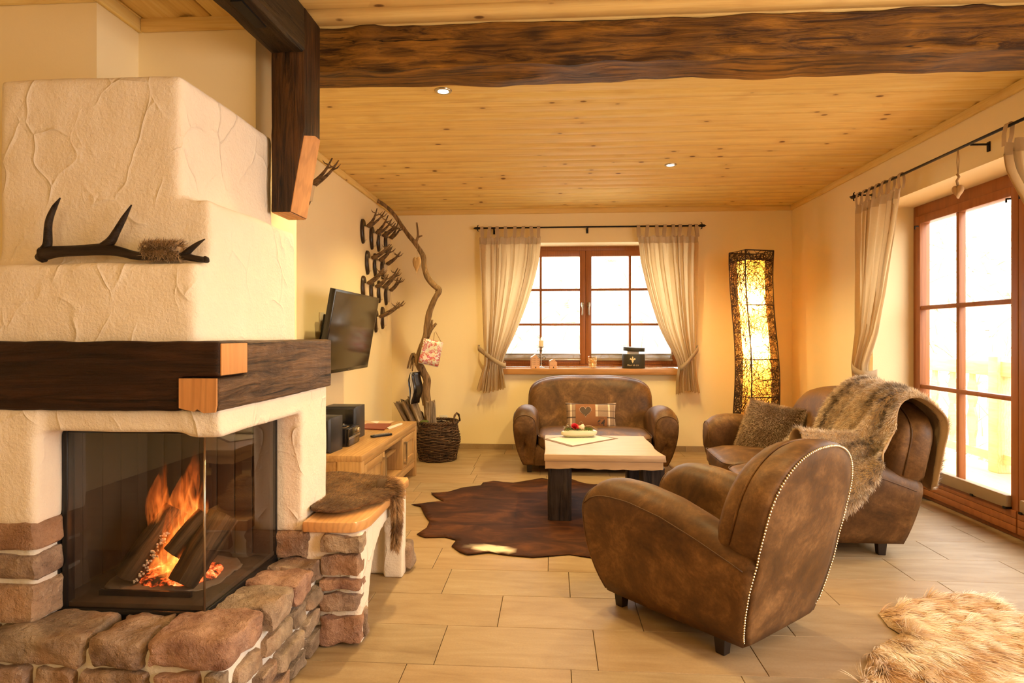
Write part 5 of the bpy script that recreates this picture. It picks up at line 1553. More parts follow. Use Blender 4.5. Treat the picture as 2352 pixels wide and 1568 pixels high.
# ------------------------------------------------------------------ rattan floor lamp
lampx, lampy = 1.955, 6.06
lp = empty('floor_lamp', (lampx, lampy, 0), label='tall wavy square floor lamp of dark woven rattan, lit from inside', cat='floor lamp')
def lsec(z, half, skew=1.0):
    """corner offsets at height z; the column sways as it rises"""
    t = z / 2.05; sx = .030 * math.sin(t * 2 * PI * .95 - .6) * skew; sy = .012 * math.cos(t * 5)
    a = math.radians(18); hh_ = half * (1 + .04 * math.sin(t * 7))
    c = []
    for ux, uy in ((-1, -1), (1, -1), (1, 1), (-1, 1)):
        X, Y = ux * hh_, uy * hh_ * .85; c.append((X * math.cos(a) - Y * math.sin(a) + sx, X * math.sin(a) + Y * math.cos(a) + sy))
    return c
HL = 2.02; zs_ = np.linspace(.03, HL, 40)
g = G()
for k in range(4): g.tube([(*lsec(z, .150)[k], z) for z in zs_], .0065, 7)
for z in (.03, .62, .98, 1.50, 1.93, HL):
    c = lsec(z, .150); g.tube([(*p, z) for p in c], .006, 7, closed=True)
g.build('frame', M['lamp_wicker'], lp, smooth=True)
# random weave: curved canes over the four faces
gw = G(); rs = np.random.RandomState(11)
for f_ in range(4):
    for k in range(680):
        u, z = rs.rand(), .04 + rs.rand() * (HL - .06); ang = rs.uniform(0, 2 * PI); cv = rs.normal(0, 7.0); pts = []
        ln = rs.uniform(.12, .34); st = 8
        for s in range(st):
            c = lsec(min(max(z, .03), HL), .150); a_, b_ = c[f_], c[(f_ + 1) % 4]
            uu = min(max(u, 0), 1)
            nx_, ny_ = (b_[1] - a_[1]), -(b_[0] - a_[0]); nl = math.hypot(nx_, ny_)
            o_ = .004 * math.sin(s * 1.7 + k)
            pts.append((a_[0] + (b_[0] - a_[0]) * uu + nx_ / nl * o_, a_[1] + (b_[1] - a_[1]) * uu + ny_ / nl * o_, min(max(z, .03), HL)))
            u += math.cos(ang) * ln / st / .27; z += math.sin(ang) * ln / st; ang += cv * ln / st
            if u < 0 or u > 1: ang = PI - ang; u = min(max(u, 0), 1)
            if z < .03 or z > HL: ang = -ang
        gw.tube(pts, .0022, 3, caps=False)
gw.build('rattan_weave', M['lamp_wicker'], lp)['kind'] = 'stuff'
rings = [[(p[0] * .64 + (sum(q[0] for q in lsec(z, .15)) / 4) * .36 + 0.0, p[1] * .64 + (sum(q[1] for q in lsec(z, .15)) / 4) * .36, z) for p in lsec(z, .15)] for z in np.linspace(.10, 1.93, 30)]
G().loft(rings).build('inner_shade', M['shade'], lp, fix=False)
v_ = [(p[0] * .66 , p[1] * .66) for p in lsec(1.93, .15)]
G().prism([(a + .34 * sum(q[0] for q in lsec(1.93, .15)) / 4, b + .34 * sum(q[1] for q in lsec(1.93, .15)) / 4) for a, b in v_], 1.931, 1.940).build('light_block_cap', M['lamp_wicker'], lp)  # opaque plate added to keep the bulbs' light off the ceiling
G().lathe([(0, 0), (.16, 0), (.16, .018), (0, .022)], seg=24).build('base', M['lamp_wicker'], lp)
G().tube([(0, 0, .02), (0, 0, 1.55)], .008, 8).build('stem', M['black_metal'], lp)
for z, sc_ in ((1.56, 1), (1.12, 1.3)):
    cxl = sum(q[0] for q in lsec(z, .15)) / 4; cyl = sum(q[1] for q in lsec(z, .15)) / 4
    v, f = superbox(.028, .028, .036, 2, 5); o = G().add(v, f).build('bulb', M['bulb'], lp, smooth=True); o.location = (cxl, cyl + .02, z)
    l = bpy.data.lights.new('lamp_bulb', 'POINT'); l.energy = 130 * sc_; l.color = (1.0, .52, .10); l.shadow_soft_size = .04
    o = bpy.data.objects.new('lamp_bulb', l); o.location = (lampx + cxl, lampy + cyl - .038, z); l.shadow_soft_size = .025; COL.objects.link(o)
# ------------------------------------------------------------------ oak TV board
TX0, TX1, TY0, TY1, TZ = XL + .008, -1.172, 3.692, 5.222, .466
tv = empty('tv_board', (-1.45, 4.45, 0), label='low oak media board along the left wall with two panelled doors', cat='media unit')
VO = (1.45, -4.45, 0)
def vp(o, par=None): o.parent = par or tv; o.location = VO if par is None else (0, 0, 0); return o
vp(box_obj('top_board', TX0, TX1, TY0, TY1, TZ - .040, TZ, M['oakY'], bevel=.003))
for y0, y1 in ((TY0, TY0 + .055), (TY1 - .055, TY1)):
    vp(box_obj('leg', TX1 - .155, TX1 - .0005, y0, y1, 0, TZ - .038, M['oakZ'], bevel=.003)); vp(box_obj('leg', TX0, TX0 + .08, y0, y1, 0, TZ - .038, M['oakZ'], bevel=.003))
    for z0, z1 in ((.35, .424), (.22, .345), (.10, .215)): vp(box_obj('end_panel', TX0 + .08, TX1 - .155, y0 + .012, y1 - .012, z0, z1, M['oakY'], bevel=.002))
vp(box_obj('bottom_board', TX0, TX1 - .004, TY0 + .055, TY1 - .055, .135, .155, M['oakY'], bevel=.002))
vp(box_obj('apron', TX1 - .03, TX1 - .008, TY0 + .055, TY1 - .055, .085, .135, M['oakY'], bevel=.002))
vp(box_obj('top_rail', TX1 - .02, TX1 - .001, TY0 + .055, TY1 - .055, .398, TZ - .038, M['oakY'], bevel=.002))
vp(box_obj('back_panel', TX0, TX0 + .012, TY0 + .055, TY1 - .055, .155, TZ - .038, M['oakZ']))
yd = (TY0 + .06, 4.205, 4.72, TY1 - .06)
for y in (yd[1], yd[2]): vp(box_obj('divider', TX0 + .01, TX1 - .006, y, y + .018, .155, TZ - .038, M['oakZ'], bevel=.001))
vp(box_obj('shelf', TX0 + .012, TX1 - .05, yd[1] + .018, yd[2], .300, .318, M['oakY'], bevel=.002))
for (a, b, hy_) in ((yd[0], yd[1] + .012, yd[1] - .035), (yd[2] + .006, yd[3], yd[2] + .055)):
    d = empty('door', (0, 0, 0)); vp(d)
    for q in ((a, a + .055, .158, .396), (b - .055, b, .158, .396)): o = box_obj('door_stile', TX1 - .022, TX1 - .001, q[0], q[1], q[2], q[3], M['oakZ'], d, bevel=.002)
    for q in ((.158, .215), (.340, .396)): box_obj('door_rail', TX1 - .022, TX1 - .002, a + .055, b - .055, q[0], q[1], M['oakY'], d, bevel=.002)
    box_obj('door_panel', TX1 - .018, TX1 - .010, a + .05, b - .05, .21, .345, M['oakZ'], d)
    g = G().box(TX1, TX1 + .022, hy_ - .008, hy_ + .008, .348, .366).box(TX1, TX1 + .022, hy_ - .008, hy_ + .008, .186, .204).box(TX1 + .014, TX1 + .024, hy_ - .010, hy_ + .010, .186, .366)
    g.build('handle', M['steel'], d, bevel=.001)
bx_ = box_obj('tv_box', -1.36, -1.26, 4.235, 4.33, .319, .362, M['black_plastic'], None, bevel=.004); tag(bx_, 'small black box on the open shelf of the media board', 'set-top box')

# stereo: two speakers, compact receiver, remotes, folder, papers
def speaker(loc, w, d, h, label, rz, logo=False):
    r = empty('speaker', loc, rz=rz, label=label, cat='speaker')
    g = G(); k = .014
    rings = [[(-w / 2, 0, 0), (w / 2, 0, 0), (w / 2, 0, h), (-w / 2, 0, h)], [(-w / 2, -d + k, 0), (w / 2, -d + k, 0), (w / 2, -d + k, h), (-w / 2, -d + k, h)], [(-w / 2 + k, -d, k), (w / 2 - k, -d, k), (w / 2 - k, -d, h - k), (-w / 2 + k, -d, h - k)]]
    g.loft(rings).build('cabinet', M['speaker'], r, bevel=.002, smooth='auto')
    box_obj('grille', -w / 2 + k + .004, w / 2 - k - .004, -d - .004, -d, k + .004, h - k - .004, M['black_plastic'], r, bevel=.002)
    if logo: box_obj('badge', -.028, .022, -d - .0052, -d - .0035, .022, .0245, M['paper'], r)
    return r
speaker((-1.455, 3.93, TZ), .165, .18, .222, 'nearer black speaker with a small pale badge, half hidden by the stove', -.10, True)
speaker((-1.515, 4.47, TZ), .24, .20, .232, 'farther wide black speaker with a sloping rim, behind the receiver', -.02)
rc = empty('receiver', (-1.44, 4.09, TZ), rz=0, label='compact black receiver with a silver band between the speakers', cat='stereo')
box_obj('case', -.09, .075, -.115, .115, .004, .120, M['black_plastic'], rc, bevel=.004)
box_obj('front_panel', .075, .092, -.112, .112, .004, .120, M['screen'], rc, bevel=.006)
box_obj('silver_band', .088, .095, -.113, .113, .050, .064, M['steel'], rc, bevel=.002)
for z, yy2 in ((.085, -.116), (.028, -.116)):
    o = G().lathe([(0, 0), (.005, 0), (.004, .002), (0, .002)], seg=10).build('screw', M['steel'], rc); o.location = (.03, yy2, z); o.rotation_euler = (PI / 2, 0, 0)
o = G().lathe([(0, 0), (.018, 0), (.018, .012), (.015, .016), (0, .016)], seg=20).build('volume_knob', M['steel'], rc, smooth='auto'); o.location = (.092, .06, .092); o.rotation_euler = (0, PI / 2, 0)
box_obj('receiver_label', -.02, .05, -.05, .02, .1205, .1215, M['blind_wood'], rc)
def remote(loc, rz, label, z=0):
    r = empty('remote_control', loc, rz=rz, label=label, cat='remote control', group='remote controls')
    v, f = superbox(.022, .085, .009, 6, 6); G().add(v + np.array([0, 0, .009]), f).build('remote_body', M['black_plastic'], r, smooth='auto')
    g = G()
    for i in range(9):
        for j in range(3): g.lathe([(0, .0175), (.0042, .0175), (.0038, .0205), (0, .0205)], c=((j - 1) * .012, -.055 + i * .0145, 0), seg=8)
    g.build('keys', M['steel'], r)['kind'] = 'stuff'
p = P(876, 1002, Z=TZ); remote((p[0], p[1], TZ), -.75, 'black remote control with grey keys lying on the media board')
remote((-1.475, 4.05, TZ + .121), -1.2, 'dark remote control lying on top of the receiver')
def sheet(name, q, z, th, mat, label, cat):
    pts = [P(x, y, Z=TZ)[:2] for x, y in q]; o = G().prism(pts, z, z + th).build(name, mat); return tag(o, label, cat)
sheet('papers', ((813, 975), (850, 966), (905, 967), (880, 980), (835, 987), (806, 986)), TZ + .0005, .002, M['beige_paper'], 'loose beige papers spread under the maroon folder', 'papers')
fo_ = sheet('folder', ((822, 985.5), (843, 974.5), (899, 974.5), (883, 988)), TZ + .003, .007, M['maroon'], 'closed maroon folder on the media board', 'folder')
sheet('booklet', ((888, 983), (922, 972), (925, 974), (893, 986)), TZ + .0005, .006, M['paper'], 'thin white booklet edge beside the maroon folder', 'booklet')
sheet('leaflet', ((850, 969), (862, 967.5), (872, 968), (866, 973)), TZ + .003, .001, M['paper'], 'small white leaflet behind the maroon folder', 'leaflet')

# ------------------------------------------------------------------ television on a tilting wall arm
ty0, ty1 = 3.955, 4.985
tvs = empty('television', (-1.50, 4.47, 1.235), label='black flat television tilted forward on the left wall', cat='television')
ang = math.atan2(.10, .57); W_, H_ = ty1 - ty0, .585
def tvb(name, x0, x1, y0, y1, z0, z1, mat, bevel=.003): return box_obj(name, x0, x1, y0, y1, z0, z1, mat, tvs, bevel=bevel)
tvs.rotation_euler = (0, ang, 0)
tvb('bezel', -.020, .018, -W_ / 2, W_ / 2, -H_ / 2, H_ / 2, M['black_plastic'])
tvb('screen', .0175, .0195, -W_ / 2 + .018, W_ / 2 - .018, -H_ / 2 + .026, H_ / 2 - .016, M['screen'], 0)
tvb('rear_housing', -.050, -.018, -W_ / 2 + .10, W_ / 2 - .10, -H_ / 2 + .06, H_ / 2 - .06, M['black_plastic'], .01)
tvb('brand_strip', .019, .0205, .02, .07, -H_ / 2 + .008, -H_ / 2 + .013, M['steel'], 0)
g = G().tube([(-.05, 0, 0), (-.13, .03, -.01), (-.185, 0, 0)], .018, 8); g.box(-.192, -.180, -.10, .10, -.10, .10).build('wall_arm', M['iron'], tvs)
# socket plates and cable by the television
def plate(name, x, y, z, dx, dy, dz, label, holes, axis):
    r = empty(name, (x, y, z), label=label, cat='socket')
    if axis == 'X': box_obj('plate', 0, .008, -dy, dy, -dz, dz, M['white_plastic'], r, bevel=.002)
    else: box_obj('plate', -dx, dx, -.008, 0, -dz, dz, M['white_plastic'], r, bevel=.002)
    for k in range(holes):
        o = G().lathe([(.019, 0), (.021, .0015), (.018, .002), (.017, -.001), (0, -.001)], seg=18).build('outlet', M['white_plastic'], r, smooth='auto')
        if axis == 'X': o.location = (.0085, 0, (k - (holes - 1) / 2) * .07); o.rotation_euler = (0, PI / 2, 0)
        else: o.location = ((k - (holes - 1) / 2) * .07, -.0085, 0); o.rotation_euler = (PI / 2, 0, 0)
    return r
p = P(741, 740, X=XL + .01); plate('wall_socket', XL + .002, p[1], p[2], 0, .045, .075, 'pale double socket on the left wall behind the television', 2, 'X')
p = P(1019, 962, Y=YB); plate('wall_socket', p[0], YB - .002, p[2], .042, 0, .042, 'pale socket low on the back wall beside the basket', 1, 'Y')

# ------------------------------------------------------------------ roebuck trophies on the left wall
rnd2 = random.Random(12)
def trophy(px_, py_, k, place):
    p = P(px_, py_, X=XL + .01)
    r = empty('antler_trophy', (XL + .001, p[1], p[2]), label=place, cat='trophy', group='roebuck trophies on the left wall'); r.scale = (1.25, 1.1, 1.15)
    # plaque in the wall plane: local x out of the wall, y along it
    prof = []
    for i in range(28):
        a = 2 * PI * i / 28; c, s = math.cos(a), math.sin(a)
        w = .052 * (1 if s > 0 else 1 - .45 * abs(s) ** 1.5); prof.append((w * math.copysign(abs(c) ** .8, c), .098 * math.copysign(abs(s) ** .9, s)))
    G().loft([[(x, y, z) for y, z in prof] for x in (0, .012)] + [[(.018, y * .88, z * .92) for y, z in prof]]).build('plaque', M['plaque'], r, smooth='auto')
    # skull: brow, face narrowing down
    rings = []
    for t in np.linspace(0, 1, 10):
        z = .035 - .105 * t; w = .026 * (1 - .62 * t) * (1 + .25 * math.sin(t * PI * 1.3)); d = .030 * (1 - .45 * t)
        rings.append([(.018 + d * max(0, math.sin(a)) + .002, w * math.cos(a), z) for a in np.linspace(-.15, PI + .15, 9)] + [(.017, 0, z)])
    G().loft(rings).build('skull', M['skull'], r, smooth=True)
    L_ = rnd2.uniform(.14, .20); sp = rnd2.uniform(.25, .55); up = rnd2.uniform(.55, 1.0)
    for s in (-1, 1):
        b = Vector((.045, s * .014, .035)); d = Vector((rnd2.uniform(.7, 1.05), s * sp * .55, up)).normalized()
        j = Vector((rnd2.uniform(-.01, .01), rnd2.uniform(-.008, .008), 0))
        pts = [b, b + d * L_ * .3 + Vector((.006, s * .006, 0)), b + d * L_ * .65 + j, b + d * L_ + j * 2 + Vector((-.012, -s * .008, .012))]
        c = cr(pts, 10); g = G().tube(c, list(np.linspace(.0150, .0035, 10)), 7)
        m1 = Vector(c[6]); g.tube([m1, m1 + Vector((.035, -s * .008, .012)), m1 + Vector((.055, -s * .010, .035))], [.006, .004, .001], 6)
        m2 = Vector(c[7]); g.tube([m2, m2 + Vector((-.022, s * .008, .010)), m2 + Vector((-.032, s * .008, .028))], [.005, .0035, .001], 6)
        v, f = superbox(.013, .013, .010, 2, 3); g.add(v + np.array(b + d * .006), f)
        g.build('antler', M['antler'], r, smooth=True)
    return r
spots = [(834, 531, 'roebuck trophy in the top row, nearest the television end'), (854.5, 546, 'second roebuck trophy of the top row'), (870, 552, 'third roebuck trophy of the top row'), (887, 556, 'last roebuck trophy of the top row, nearest the corner'),
         (844.5, 603, 'first roebuck trophy of the second row'), (862, 608, 'middle roebuck trophy of the second row'), (879, 616, 'last roebuck trophy of the second row, with forked spikes'),
         (835, 661, 'first roebuck trophy of the third row, partly behind the television'), (854, 668, 'second roebuck trophy of the third row, cut by the television top'), (871, 670, 'third roebuck trophy of the third row, dark antlers'), (887, 676, 'last roebuck trophy of the third row, nearest the corner'),
         (863.5, 737, 'left roebuck trophy of the lowest row, beside the television edge'), (879, 730, 'right roebuck trophy of the lowest row')]
for i, (a, b, lab) in enumerate(spots): trophy(a, b, i, lab)
trophy(706, 436, 20, 'roebuck trophy mostly hidden behind the hanging post, one tine showing')

# ------------------------------------------------------------------ basket with driftwood and bark
BX, BY = -1.115, 5.90
bk = empty('wicker_basket', (BX, BY, 0), label='round dark wicker basket holding driftwood and bark beside the media board', cat='basket')
g = G(); NR = 27
for i in range(NR):
    t = i / (NR - 1); z = .012 + t * .345; r = .178 + .030 * math.sin(t * PI * .9) - .006 * math.sin(t * 9)
    pts = []
    for k in range(60):
        a = 2 * PI * k / 60; w = .007 * math.cos(a * 10 + PI * i); pts.append(((r + w) * math.cos(a), (r + w) * math.sin(a), z + .003 * math.sin(a * 3 + i * 2.3)))
    g.tube(pts, .0072, 5, closed=True)
o = g.build('willow_weave', M['wicker'], bk, smooth=True); o['kind'] = 'stuff'
for k in range(20):
    a = 2 * PI * k / 20; G().tube([((.176 + .030 * math.sin(t * PI * .9)) * math.cos(a) * 1.0, (.176 + .030 * math.sin(t * PI * .9)) * math.sin(a), .005 + .36 * t) for t in np.linspace(0, 1, 7)], .006, 5).build('stake', M['wicker'], bk)
g = G()
for ph in range(3):
    g.tube([((.192 + .010 * math.cos(a * 14 + ph * 2.1)) * math.cos(a), (.192 + .010 * math.cos(a * 14 + ph * 2.1)) * math.sin(a), .368 + .010 * math.sin(a * 14 + ph * 2.1)) for a in np.linspace(0, 2 * PI, 120)[:-1]], .0075, 5, closed=True)
g.build('rim', M['wicker'], bk, smooth=True)
for s in (-.25, PI - .3):
    c = Vector((math.cos(s), math.sin(s), 0)); q = Vector((-math.sin(s), math.cos(s), 0))
    g = G()
    for ph in (0, PI):
        g.tube([c * (.20 + .006 * math.cos(t * 22 + ph)) + q * (.075 * math.cos(t)) + Vector((0, 0, .372 + .085 * math.sin(t) + .006 * math.sin(t * 22 + ph))) for t in np.linspace(0, PI, 26)], .0065, 5)
    g.build('handle', M['wicker'], bk, smooth=True)
G().lathe([(0, .012), (.17, .012), (.17, .02), (0, .02)], seg=24).build('basket_floor', M['wicker'], bk)
def bark(x0, y0, x1, y1, r, dep, label, sd):
    a = Vector(P(x0, y0, Y=BY + dep)); b = Vector(P(x1, y1, Y=BY + dep)); d = (a - b); b2 = b - d.normalized() * .22 if b.z - d.normalized().z * .22 > .06 else b - d.normalized() * max(.02, (b.z - .06) / max(d.normalized().z, .3))
    L_ = (a - b2).length; rings = []
    for i in range(22):
        t = i / 21; rr = []
        for k in range(18):
            an_ = 2 * PI * k / 18
            w = 1 + .18 * mnoise.noise(Vector((math.cos(an_) * 2.4 + sd, math.sin(an_) * 2.4, t * 2.2))) + .16 * mnoise.noise(Vector((math.cos(an_) * 7, math.sin(an_) * 7 + sd, t * 3)))
            w *= (1 - .12 * t); zz = (t - .5) * L_ + (.030 * mnoise.noise(Vector((math.cos(an_) * 3, math.sin(an_) * 3, sd * 2))) * 2 if i > 19 else 0)
            rr.append((r * w * math.cos(an_), r * w * math.sin(an_) * .62, zz))
        rings.append(rr)
    o = G().loft(rings).build('bark_piece', M['bark'], smooth='auto'); o.location = (a + b2) / 2; o.rotation_euler = (a - b2).to_track_quat('Z', 'Y').to_euler()
    tag(o, label, 'bark', 'bark pieces in the wicker basket')
bark(912, 924, 938, 968, .055, .02, 'leftmost splintered bark piece leaning out of the basket', 1)
bark(930, 920, 952, 968, .066, -.03, 'mossy bark piece second from the left in the basket', 2)
bark(946, 914, 966, 968, .066, -.06, 'tall pointed bark piece left of the driftwood trunk', 3)
bark(988, 922, 990, 968, .085, -.05, 'broad upright grey bark piece right of the driftwood trunk', 4)
v, f = superbox(.04, .03, .015, 2.4, 6, .006, 40, 3); o = G().add(v, f).build('dry_moss', M['moss'], smooth=True); o.location = P(975, 968, Y=BY - .13); tag(o, 'small pale green clump of moss at the basket rim', 'moss')

DB = 5.86
dr = empty('driftwood_branch', (-1.16, DB, .05), label='tall crooked driftwood branch rising from the basket up to the ceiling', cat='branch')
def dpart(o): o.parent = dr; o.location = (1.16, -DB, -.05); return o
trunk = [(986, 1000), (983, 940), (978, 897), (981, 873), (969, 849), (960, 828), (969, 798), (978, 774), (981, 745), (987, 715), (999, 685), (1009, 667), (999, 657), (984, 640), (975, 616), (973, 592), (966, 577), (954, 559), (939, 541), (924, 520), (906, 494), (888, 475), (866, 460)]
pts = []
for i, (a, b) in enumerate(trunk):
    t = i / (len(trunk) - 1); yy2 = DB + .015 * math.sin(i) + (.0 if t < .8 else -.0); pts.append(P(a, b, Y=yy2))
c = cr(pts, 120); rr = np.interp(np.linspace(0, 1, 120), [0, .2, .3, .5, .55, .8, 1], [.042, .038, .034, .026, .030, .022, .017]); rr = rr * (1 + .07 * np.sin(np.arange(120) * .9) * np.sin(np.arange(120) * .37))
dpart(G().tube(c, list(rr), 12).build('trunk', M['drift'], smooth=True))
def tw(l, r, dd=0): dpart(G().tube(cr([P(a, b, Y=DB - dd * i) for i, (a, b) in enumerate(l)], 10), list(np.linspace(r[0], r[1], 10)), 8).build('twig', M['drift'], smooth=True))
tw([(954, 558), (960, 541), (957, 511)], (.015, .008)); tw([(958, 545), (970, 541)], (.012, .006))
tw([(981, 775), (990, 757), (1002, 742)], (.022, .012)); tw([(984, 770), (990, 750), (993, 734)], (.018, .009))
tw([(1003, 672), (1012, 661)], (.024, .018)); tw([(976, 880), (987, 868)], (.02, .012)); tw([(975, 930), (968, 905)], (.02, .008))
tw([(960, 830), (950, 813), (943, 822), (936, 846)], (.022, .008), .02); tw([(950, 815), (945, 835), (942, 846)], (.014, .006), .03); tw([(951, 813), (949, 835), (947, 852)], (.012, .006), .035)
# wooden heart, magazines on cords
p = P(957, 610, Y=DB - .06)
wh = empty('hanging_heart', (p[0], DB - .05, p[2] + .02), rz=-.5, label='flat carved wooden heart hanging from the driftwood branch', cat='ornament')
heart_solid(.052, .022, 1.75).build('heart', M['wood_heart'], wh, smooth=True)
G().tube([(0, 0, .04), (.0, .01, .22)], .0022, 6).build('cord', M['rope'], wh)
mg = empty('magazine', P(990, 808, Y=DB - .10), rz=.25, label='colourful magazines folded over a cord on the right of the branch', cat='magazine'); mg.rotation_euler = (0, .22, .25)
for k, (w, m_) in enumerate(((.0, 'print'), (.018, 'paper'), (.034, 'print'), (.048, 'dark_paint'))):
    vv = []
    for i in range(7):
        for j in range(6):
            a = -.095 + .19 * i / 6; z = .115 - .235 * j / 5; vv.append((a, -.018 + w + .016 * (j / 5) ** 1.5 * (1 if w > .02 else -1) + .006 * math.sin(i), z - .008 * (k % 2)))
    o = G().add(vv, [(i * 6 + j, (i + 1) * 6 + j, (i + 1) * 6 + j + 1, i * 6 + j + 1) for i in range(6) for j in range(5)]).build('cover' if m_ == 'print' else 'pages', M[m_], mg, smooth=True)
    md = o.modifiers.new('t', 'SOLIDIFY'); md.thickness = .005
G().tube([(.0, 0, .112), (-.01, 0, .19)], .004, 6).build('cord', M['rope'], mg); G().tube([(.085, 0, .10), (.0, 0, .20)], .004, 6).build('cord', M['rope'], mg)
mg2 = empty('magazine', P(954, 884, Y=DB - .12), rz=1.2, label='grey folded magazine hanging edge-on from the lower twig', cat='magazine')
for k in range(4):
    vv = []
    for i in range(4):
        for j in range(9):
            a = -.07 + .14 * i / 3; z = .125 - .30 * j / 8; bow = math.sin(PI * min(1, j / 8 * 1.1)); vv.append((a, (k - 1.5) * (.006 + .016 * bow) + .008 * math.sin(j), z))
    o = G().add(vv, [(i * 9 + j, (i + 1) * 9 + j, (i + 1) * 9 + j + 1, i * 9 + j + 1) for i in range(3) for j in range(8)]).build('pages', M['paper'] if k in (1, 2) else M['black_plastic'], mg2, smooth=True)
    md = o.modifiers.new('t', 'SOLIDIFY'); md.thickness = .004
G().tube([(0, 0, .12), (0, .01, .20)], .004, 6).build('cord', M['rope'], mg2)
# ------------------------------------------------------------------ cowhide rug
hide_px = [(945, 1160), (969, 1158), (1020, 1153), (1000, 1143), (990, 1134), (1029, 1131), (1064, 1121), (1104, 1116), (1109, 1111), (1133, 1107), (1179, 1110), (1203, 1106), (1245, 1099), (1266, 1104), (1313, 1103), (1342, 1111), (1365, 1114), (1440, 1108), (1525, 1111), (1575, 1113)]
hide = [P(a, b, Z=0)[:2] for a, b in hide_px] + [(1.16, 4.85), (1.02, 4.45), (1.10, 4.0), (1.22, 3.62), (1.02, 3.50), (.84, 3.22), (.62, 3.15)]
low = [(1360, 1283), (1308, 1275), (1224, 1282), (1168, 1277), (1123, 1271), (1074, 1277), (1057, 1271), (1037, 1256), (1048, 1242), (1022, 1235), (976, 1236), (957, 1229), (980, 1214), (987, 1200), (976, 1186), (966, 1165)]
hide += [P(a, b, Z=0)[:2] for a, b in low]
bm = bmesh.new(); vsb = [bm.verts.new((x, y, .0045)) for x, y in hide]; bm.faces.new(vsb)
bmesh.ops.triangulate(bm, faces=bm.faces)
for _ in range(4): bmesh.ops.subdivide_edges(bm, edges=[e for e in bm.edges if e.calc_length() > .07], cuts=1, use_grid_fill=False); bmesh.ops.triangulate(bm, faces=bm.faces)
me = bpy.data.meshes.new('cowhide_rug')
for v in bm.verts:
    edge = any(len(e.link_faces) == 1 for e in v.link_edges)
    v.co.z = .0035 + .002 * (mnoise.noise(v.co * 3.0) + .5) + (.004 if edge and mnoise.noise(v.co * 5) > .1 else 0)
bm.to_mesh(me); bm.free()
at = me.attributes.new('patch', 'FLOAT', 'POINT'); vals = []
pc1 = P(1130, 1262, Z=0)
for v in me.vertices:
    x, y = v.co.x - pc1[0], v.co.y - pc1[1]; d = (x / .115) ** 2 + ((y + .15 * x) / .055) ** 2
    vals.append(max(0.0, min(1.0, (1.25 - d) * 2.5)))
at.data.foreach_set('value', vals)
me.polygons.foreach_set('use_smooth', [True] * len(me.polygons))
ch = link_mesh('cowhide_rug', me, M['cowhide']); md = ch.modifiers.new('thick', 'SOLIDIFY'); md.thickness = .003; md.offset = -1
tag(ch, 'dark brown cowhide rug with one white patch under the coffee table', 'rug')

# ------------------------------------------------------------------ long-haired sheepskin in the foreground
sp_px = [(2017, 1395), (2081, 1372), (2136, 1361), (2200, 1362), (2250, 1356), (2273, 1370), (2310, 1395), (2352, 1427)]
sk = [P(a, b, Z=.03)[:2] for a, b in sp_px] + [(2.02, 2.55), (2.10, 2.30), (2.02, 1.98), (1.72, 1.80), (1.40, 1.82), (1.16, 1.98)]
sk += [P(a, b, Z=.03)[:2] for a, b in ((1975, 1560), (1992, 1540), (2008, 1538), (1995, 1516), (1990, 1492), (2026, 1463), (2067, 1441), (2040, 1425))]
bm = bmesh.new(); bm.faces.new([bm.verts.new((x, y, .018)) for x, y in sk]); bmesh.ops.triangulate(bm, faces=bm.faces)
for _ in range(4): bmesh.ops.subdivide_edges(bm, edges=[e for e in bm.edges if e.calc_length() > .06], cuts=1); bmesh.ops.triangulate(bm, faces=bm.faces)
for v in bm.verts:
    edge = any(len(e.link_faces) == 1 for e in v.link_edges); v.co.z = .006 if edge else .024 + .012 * mnoise.noise(v.co * 6)
me = bpy.data.meshes.new('skin'); bm.normal_update(); bm.to_mesh(me); bm.free(); me.polygons.foreach_set('use_smooth', [True] * len(me.polygons))
shp = empty('sheepskin_rug', (1.6, 2.4, 0), label='fluffy golden and cream sheepskin on the tiles in the front corner', cat='rug')
o = link_mesh('skin', me, M['fur_base_light'], shp, (-1.6, -2.4, 0))
V = np.array([v.co[:] for v in me.vertices]); F = [tuple(p.vertices) for p in me.polygons]
pp, nn_ = scatter(V, F, 52000, 5); nn_ = np.where(nn_[:, 2:3] < 0, -nn_, nn_)
ctr = np.array([1.62, 2.30, 0]); cd = pp - ctr; cd[:, 2] = 0
flow = np.array([.55, -.75, 0]) * 1.0 + cd * 1.4; flow /= np.linalg.norm(flow, axis=1)[:, None]
clump = np.stack([vnoise(pp, 22, 1), vnoise(pp, 22, 9), np.zeros(len(pp))], 1) * 1.1
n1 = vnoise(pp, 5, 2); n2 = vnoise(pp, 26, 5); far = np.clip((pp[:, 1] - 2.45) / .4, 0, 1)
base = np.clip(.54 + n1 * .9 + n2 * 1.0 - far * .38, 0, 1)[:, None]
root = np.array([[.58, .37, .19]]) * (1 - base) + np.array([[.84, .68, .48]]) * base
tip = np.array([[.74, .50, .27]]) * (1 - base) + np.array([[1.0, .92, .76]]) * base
fur('fleece', pp, nn_, .068, shp, M['fur'], (root, tip), comb=flow + clump, comb_k=.80, width=.0015, jitter=.22, seg=4, seed=9, droop=.25).location = (-1.6, -2.4, 0)

